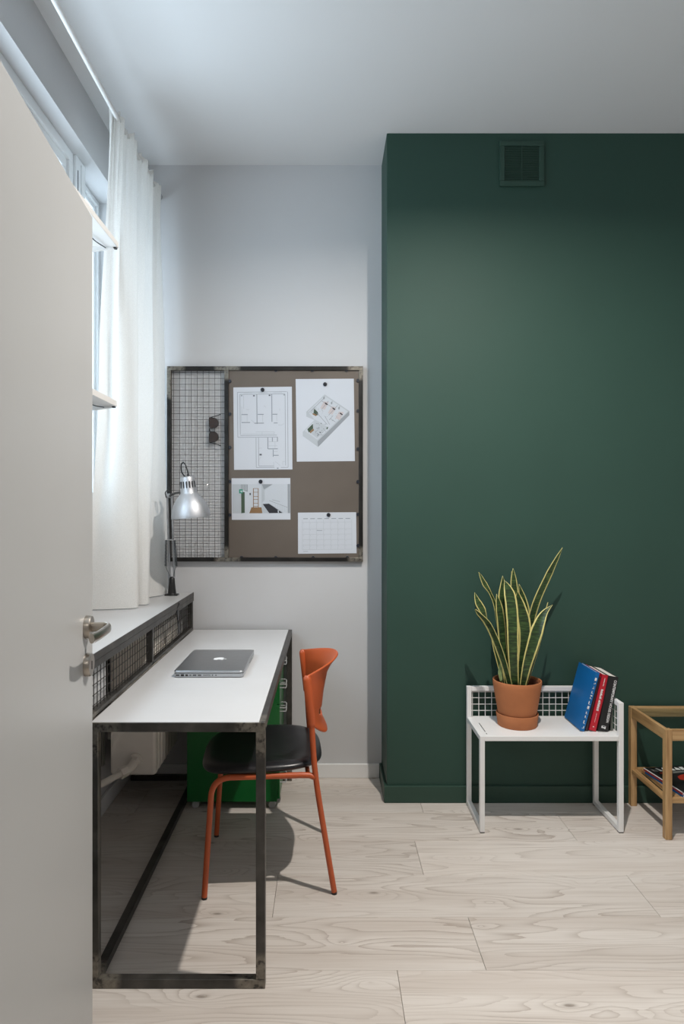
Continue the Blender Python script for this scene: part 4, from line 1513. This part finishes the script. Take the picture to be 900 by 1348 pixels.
def book(name, label, px0, px1, height, depth, mat, th=None, y0=BY0, lift=0.0, tilt=16.0):
    """stands on its lower right edge, spine towards the camera, leaning right; local x = thickness, y = depth, z = height"""
    lean = math.radians(tilt)
    xa = (px0 - VX) / F * y0
    xb = (px1 - VX) / F * y0
    t = th or (xb - xa) * math.cos(lean)
    o = thing(name, label, 'book', (xb, y0, tz + lift), BG)
    R = Matrix.Rotation(lean, 3, 'Y')
    o.rotation_euler = (0, lean, 0)

    def lb(nm, x0, x1, ya, yb, za, zb, mt, parent, bevel=.0008):
        return MB().box(x0, x1, ya, yb, za, zb).build(nm, mt, parent, world=False, bevel=bevel)
    c_ = .0022
    cov = MB()
    cov.box(-t, -t + c_, 0, depth, 0, height).box(-c_, 0, 0, depth, 0, height).box(-t + c_, -c_, 0, c_, 0, height)
    cov.build('cover', mat, o, world=False, bevel=.0008)
    lb('pages', -t + c_, -c_, c_, depth - .004, .003, height - .003, M['pages'], o, 0)
    return o, t


def spine_text(o, t, body, size, zc, name='spine_title', mat='print', xoff=0.0, sx=1.0):
    me = text_mesh(body, size)
    me.name = name
    # text x -> down the spine (-z), text y -> right (+x), facing -y
    for v_ in me.vertices:
        x, y = v_.co.x * sx, v_.co.y
        v_.co = (-t / 2 + xoff + y, -.0006, zc - x)
    me.materials.clear()
    me.materials.append(M[mat])
    ob = bpy.data.objects.new(name, me)
    COL.objects.link(ob)
    ob.parent = o
    return ob


def marks(o, name, rects, mat='print', y=-.0006):
    m_ = MB()
    for (x0, x1, z0, z1) in rects:
        m_.poly([(x0, y, z0), (x1, y, z0), (x1, y, z1), (x0, y, z1)])
    return m_.build(name, M[mat], o, world=False)


bb, t = book('book', 'tall blue book, leftmost of the leaning books', 762.9, 768.6, .258, .190, M['bblue'], tilt=15.0)
random.seed(11)
rects = []
zz = .012
while zz < .235:
    h_ = random.choice((.006, .010, .014))
    x0 = -t / 2 - .006
    rects.append((x0 + .001, x0 + .0095, zz, zz + .0016))
    rects.append((x0 + random.choice((.001, .006)), x0 + random.choice((.003, .0075)) + .0015, zz, zz + h_))
    zz += h_ + random.choice((.004, .007, .011))
marks(bb, 'spine_lettering', [(min(a, b2), max(a, b2), c2, d2) for a, b2, c2, d2 in rects])
bd, t = book('book', 'thin dark maroon book between blue and red books', 769.6, 773.2, .236, .180, M['bnavy'], y0=BY0 + .006, tilt=14.3)
br, t = book('book', 'bright red book with white spine lettering', 774.8, 784.0, .244, .185, M['bred'], y0=BY0 + .001, tilt=13.4)
rects = []
zz = .030
for (za, zb, wd) in ((.016, .020, .003), (.038, .078, .0012), (.088, .135, .0052), (.140, .182, .0052), (.196, .206, .002), (.208, .230, .002)):
    z_ = za
    while z_ < zb:
        l_ = random.uniform(.002, .0048)
        rects.append((-t / 2 - wd, -t / 2 + wd * random.uniform(.3, 1), z_, min(zb, z_ + l_)))
        z_ += l_ + .0012
marks(br, 'spine_lettering', rects)
bk_, t = book('book', 'thick black book with CONTEMPORARY HOUSE DESIGN on its spine, rightmost', 786.2, 799.8, .236, .185, M['bblack'], y0=BY0 - .004, tilt=11.2)
spine_text(bk_, t, 'CONTEMPORARY HOUSE DESIGN', .0150, .130, xoff=.0105, sx=.80)
marks(bk_, 'spine_emblem', [(-t + .012, -t + .017, .012, .020), (-t + .018, -t + .024, .012, .017), (-t + .025, -t + .030, .010, .019), (-t + .012, -t + .030, .021, .0225)])
# small grey-green volume at the end of the row
pb, t = book('book', 'low grey-green book standing between thick black book and wire mesh', 803.4, 806.6, .088, .15, M['bgrey'], y0=BY0 + .012, tilt=0)

# ------------------------------------------------------------------ bamboo bedside table with glass top
NX0, NX1, NY0, NY1, NZ = 1.382, 1.742, 2.727, 3.066, .450
LW = .0275
nes = thing('bamboo_table', 'open bamboo table with glass top and slatted shelf, cut by right edge', 'side table', ((NX0 + NX1) / 2, (NY0 + NY1) / 2, 0))
for x in (NX0, NX1 - LW):
    for y in (NY0, NY1 - LW):
        MB().box(x, x + LW, y, y + LW, 0, NZ).build('leg', M['bamboo'], nes, bevel=.002)
rh = .046
for y in (NY0 + .002, NY1 - .002 - .016):
    MB().box(NX0 + LW, NX1 - LW, y, y + .016, NZ - rh, NZ - .0005).build('top_rail', M['bambooX'], nes, bevel=.0015)
for x in (NX0 + .002, NX1 - .018):
    MB().box(x, x + .016, NY0 + LW, NY1 - LW, NZ - rh, NZ - .0005).build('top_rail', M['bambooY'], nes, bevel=.0015)
MB().box(NX0 + .019, NX1 - .019, NY0 + .019, NY1 - .019, NZ - .011, NZ - .006).build('glass_top', M['tableglass'], nes)
sz_ = .170
for y in (NY0 + .004, NY1 - .022):
    MB().box(NX0 + LW, NX1 - LW, y, y + .018, sz_ - .022, sz_).build('shelf_rail', M['bambooX'], nes, bevel=.0015)
for k in range(8):
    x = NX0 + .003 + k * (NX1 - NX0 - .006 - .022) / 7
    ya, yb = (NY0 + LW, NY1 - LW) if k in (0, 7) else (NY0 + .022, NY1 - .022)
    MB().box(x, x + .022, ya, yb, sz_ - .019, sz_ - .001).build('slat', M['bambooY'], nes, bevel=.0015)

# magazines on its shelf
ang = math.radians(-7.5)


def magazine(name, label, x, y, z, wx, wy, th, mat_sp, mat_top, rz):
    o = thing(name, label, 'magazine', (x, y, z), 'magazines on the bamboo table', rz)
    MB().box(0, wx, 0, wy, 0, th * .12).box(0, .0018, 0, wy, th * .12, th * .88).build('cover', mat_sp, o, world=False)
    MB().box(.0018, wx - .001, .001, wy - .001, th * .12, th * .88).build('pages', M['pages'], o, world=False)
    MB().box(0, wx, 0, wy, th * .88, th).build('front_cover', mat_top, o, world=False)
    return o


mz = sz_ - .001
M['magred'] = pmat('magazine_red_spine', (0.30, 0.030, 0.045), 0.45)
magazine('magazine', 'blue spined magazine at the bottom of the pile', 1.458, 2.738, mz, .21, .255, .0095, M['bblue'], M['bblue'], math.radians(8.0))
mg = magazine('magazine', 'dark red spined magazine on top of the pile, black cover with red picture', 1.4565, 2.739, mz + .0097, .215, .262, .0115, M['magred'], M['bblack'], math.radians(8.0))
th = .0115
MB().box(-.0004, .0022, .0, .262, th * .80, th + .0003).build('spine_edge', M['print'], mg, world=False)


def mq(mat, name, polys, lift):
    m_ = MB()
    for pl in polys:
        m_.poly([(x, y, th + .0003 + lift * .0002) for x, y in pl])
    m_.bm.normal_update()
    bmesh.ops.triangulate(m_.bm, faces=m_.bm.faces[:])
    m_.build(name, M[mat], mg, world=False)


mq('print', 'masthead', [[(.05, .215), (.062, .215), (.056, .25), (.046, .25)], [(.066, .215), (.078, .215), (.09, .25), (.078, .25)], [(.082, .225), (.104, .228), (.100, .250), (.092, .250)],
                         [(.108, .215), (.125, .215), (.122, .248), (.110, .248)], [(.130, .22), (.150, .215), (.152, .235), (.140, .25)], [(.155, .215), (.172, .215), (.178, .248), (.160, .248)]], 1)
mq('blob_red', 'cover_picture', [[(.075, .12), (.11, .10), (.18, .105), (.205, .13), (.20, .175), (.16, .18), (.11, .165), (.085, .15)], [(.03, .19), (.06, .18), (.07, .195), (.04, .205)]], 1)
mq('blob_grey', 'cover_shading', [[(.02, .215), (.04, .21), (.042, .235), (.02, .24)], [(.07, .03), (.10, .02), (.13, .06), (.10, .085)], [(.14, .05), (.19, .04), (.2, .08), (.16, .09)],
                                  [(.09, .185), (.16, .19), (.19, .205), (.1, .205)]], 2)
mq('print', 'cover_strip', [[(.04, .0), (.215, .0), (.215, .022), (.03, .022)]], 1)
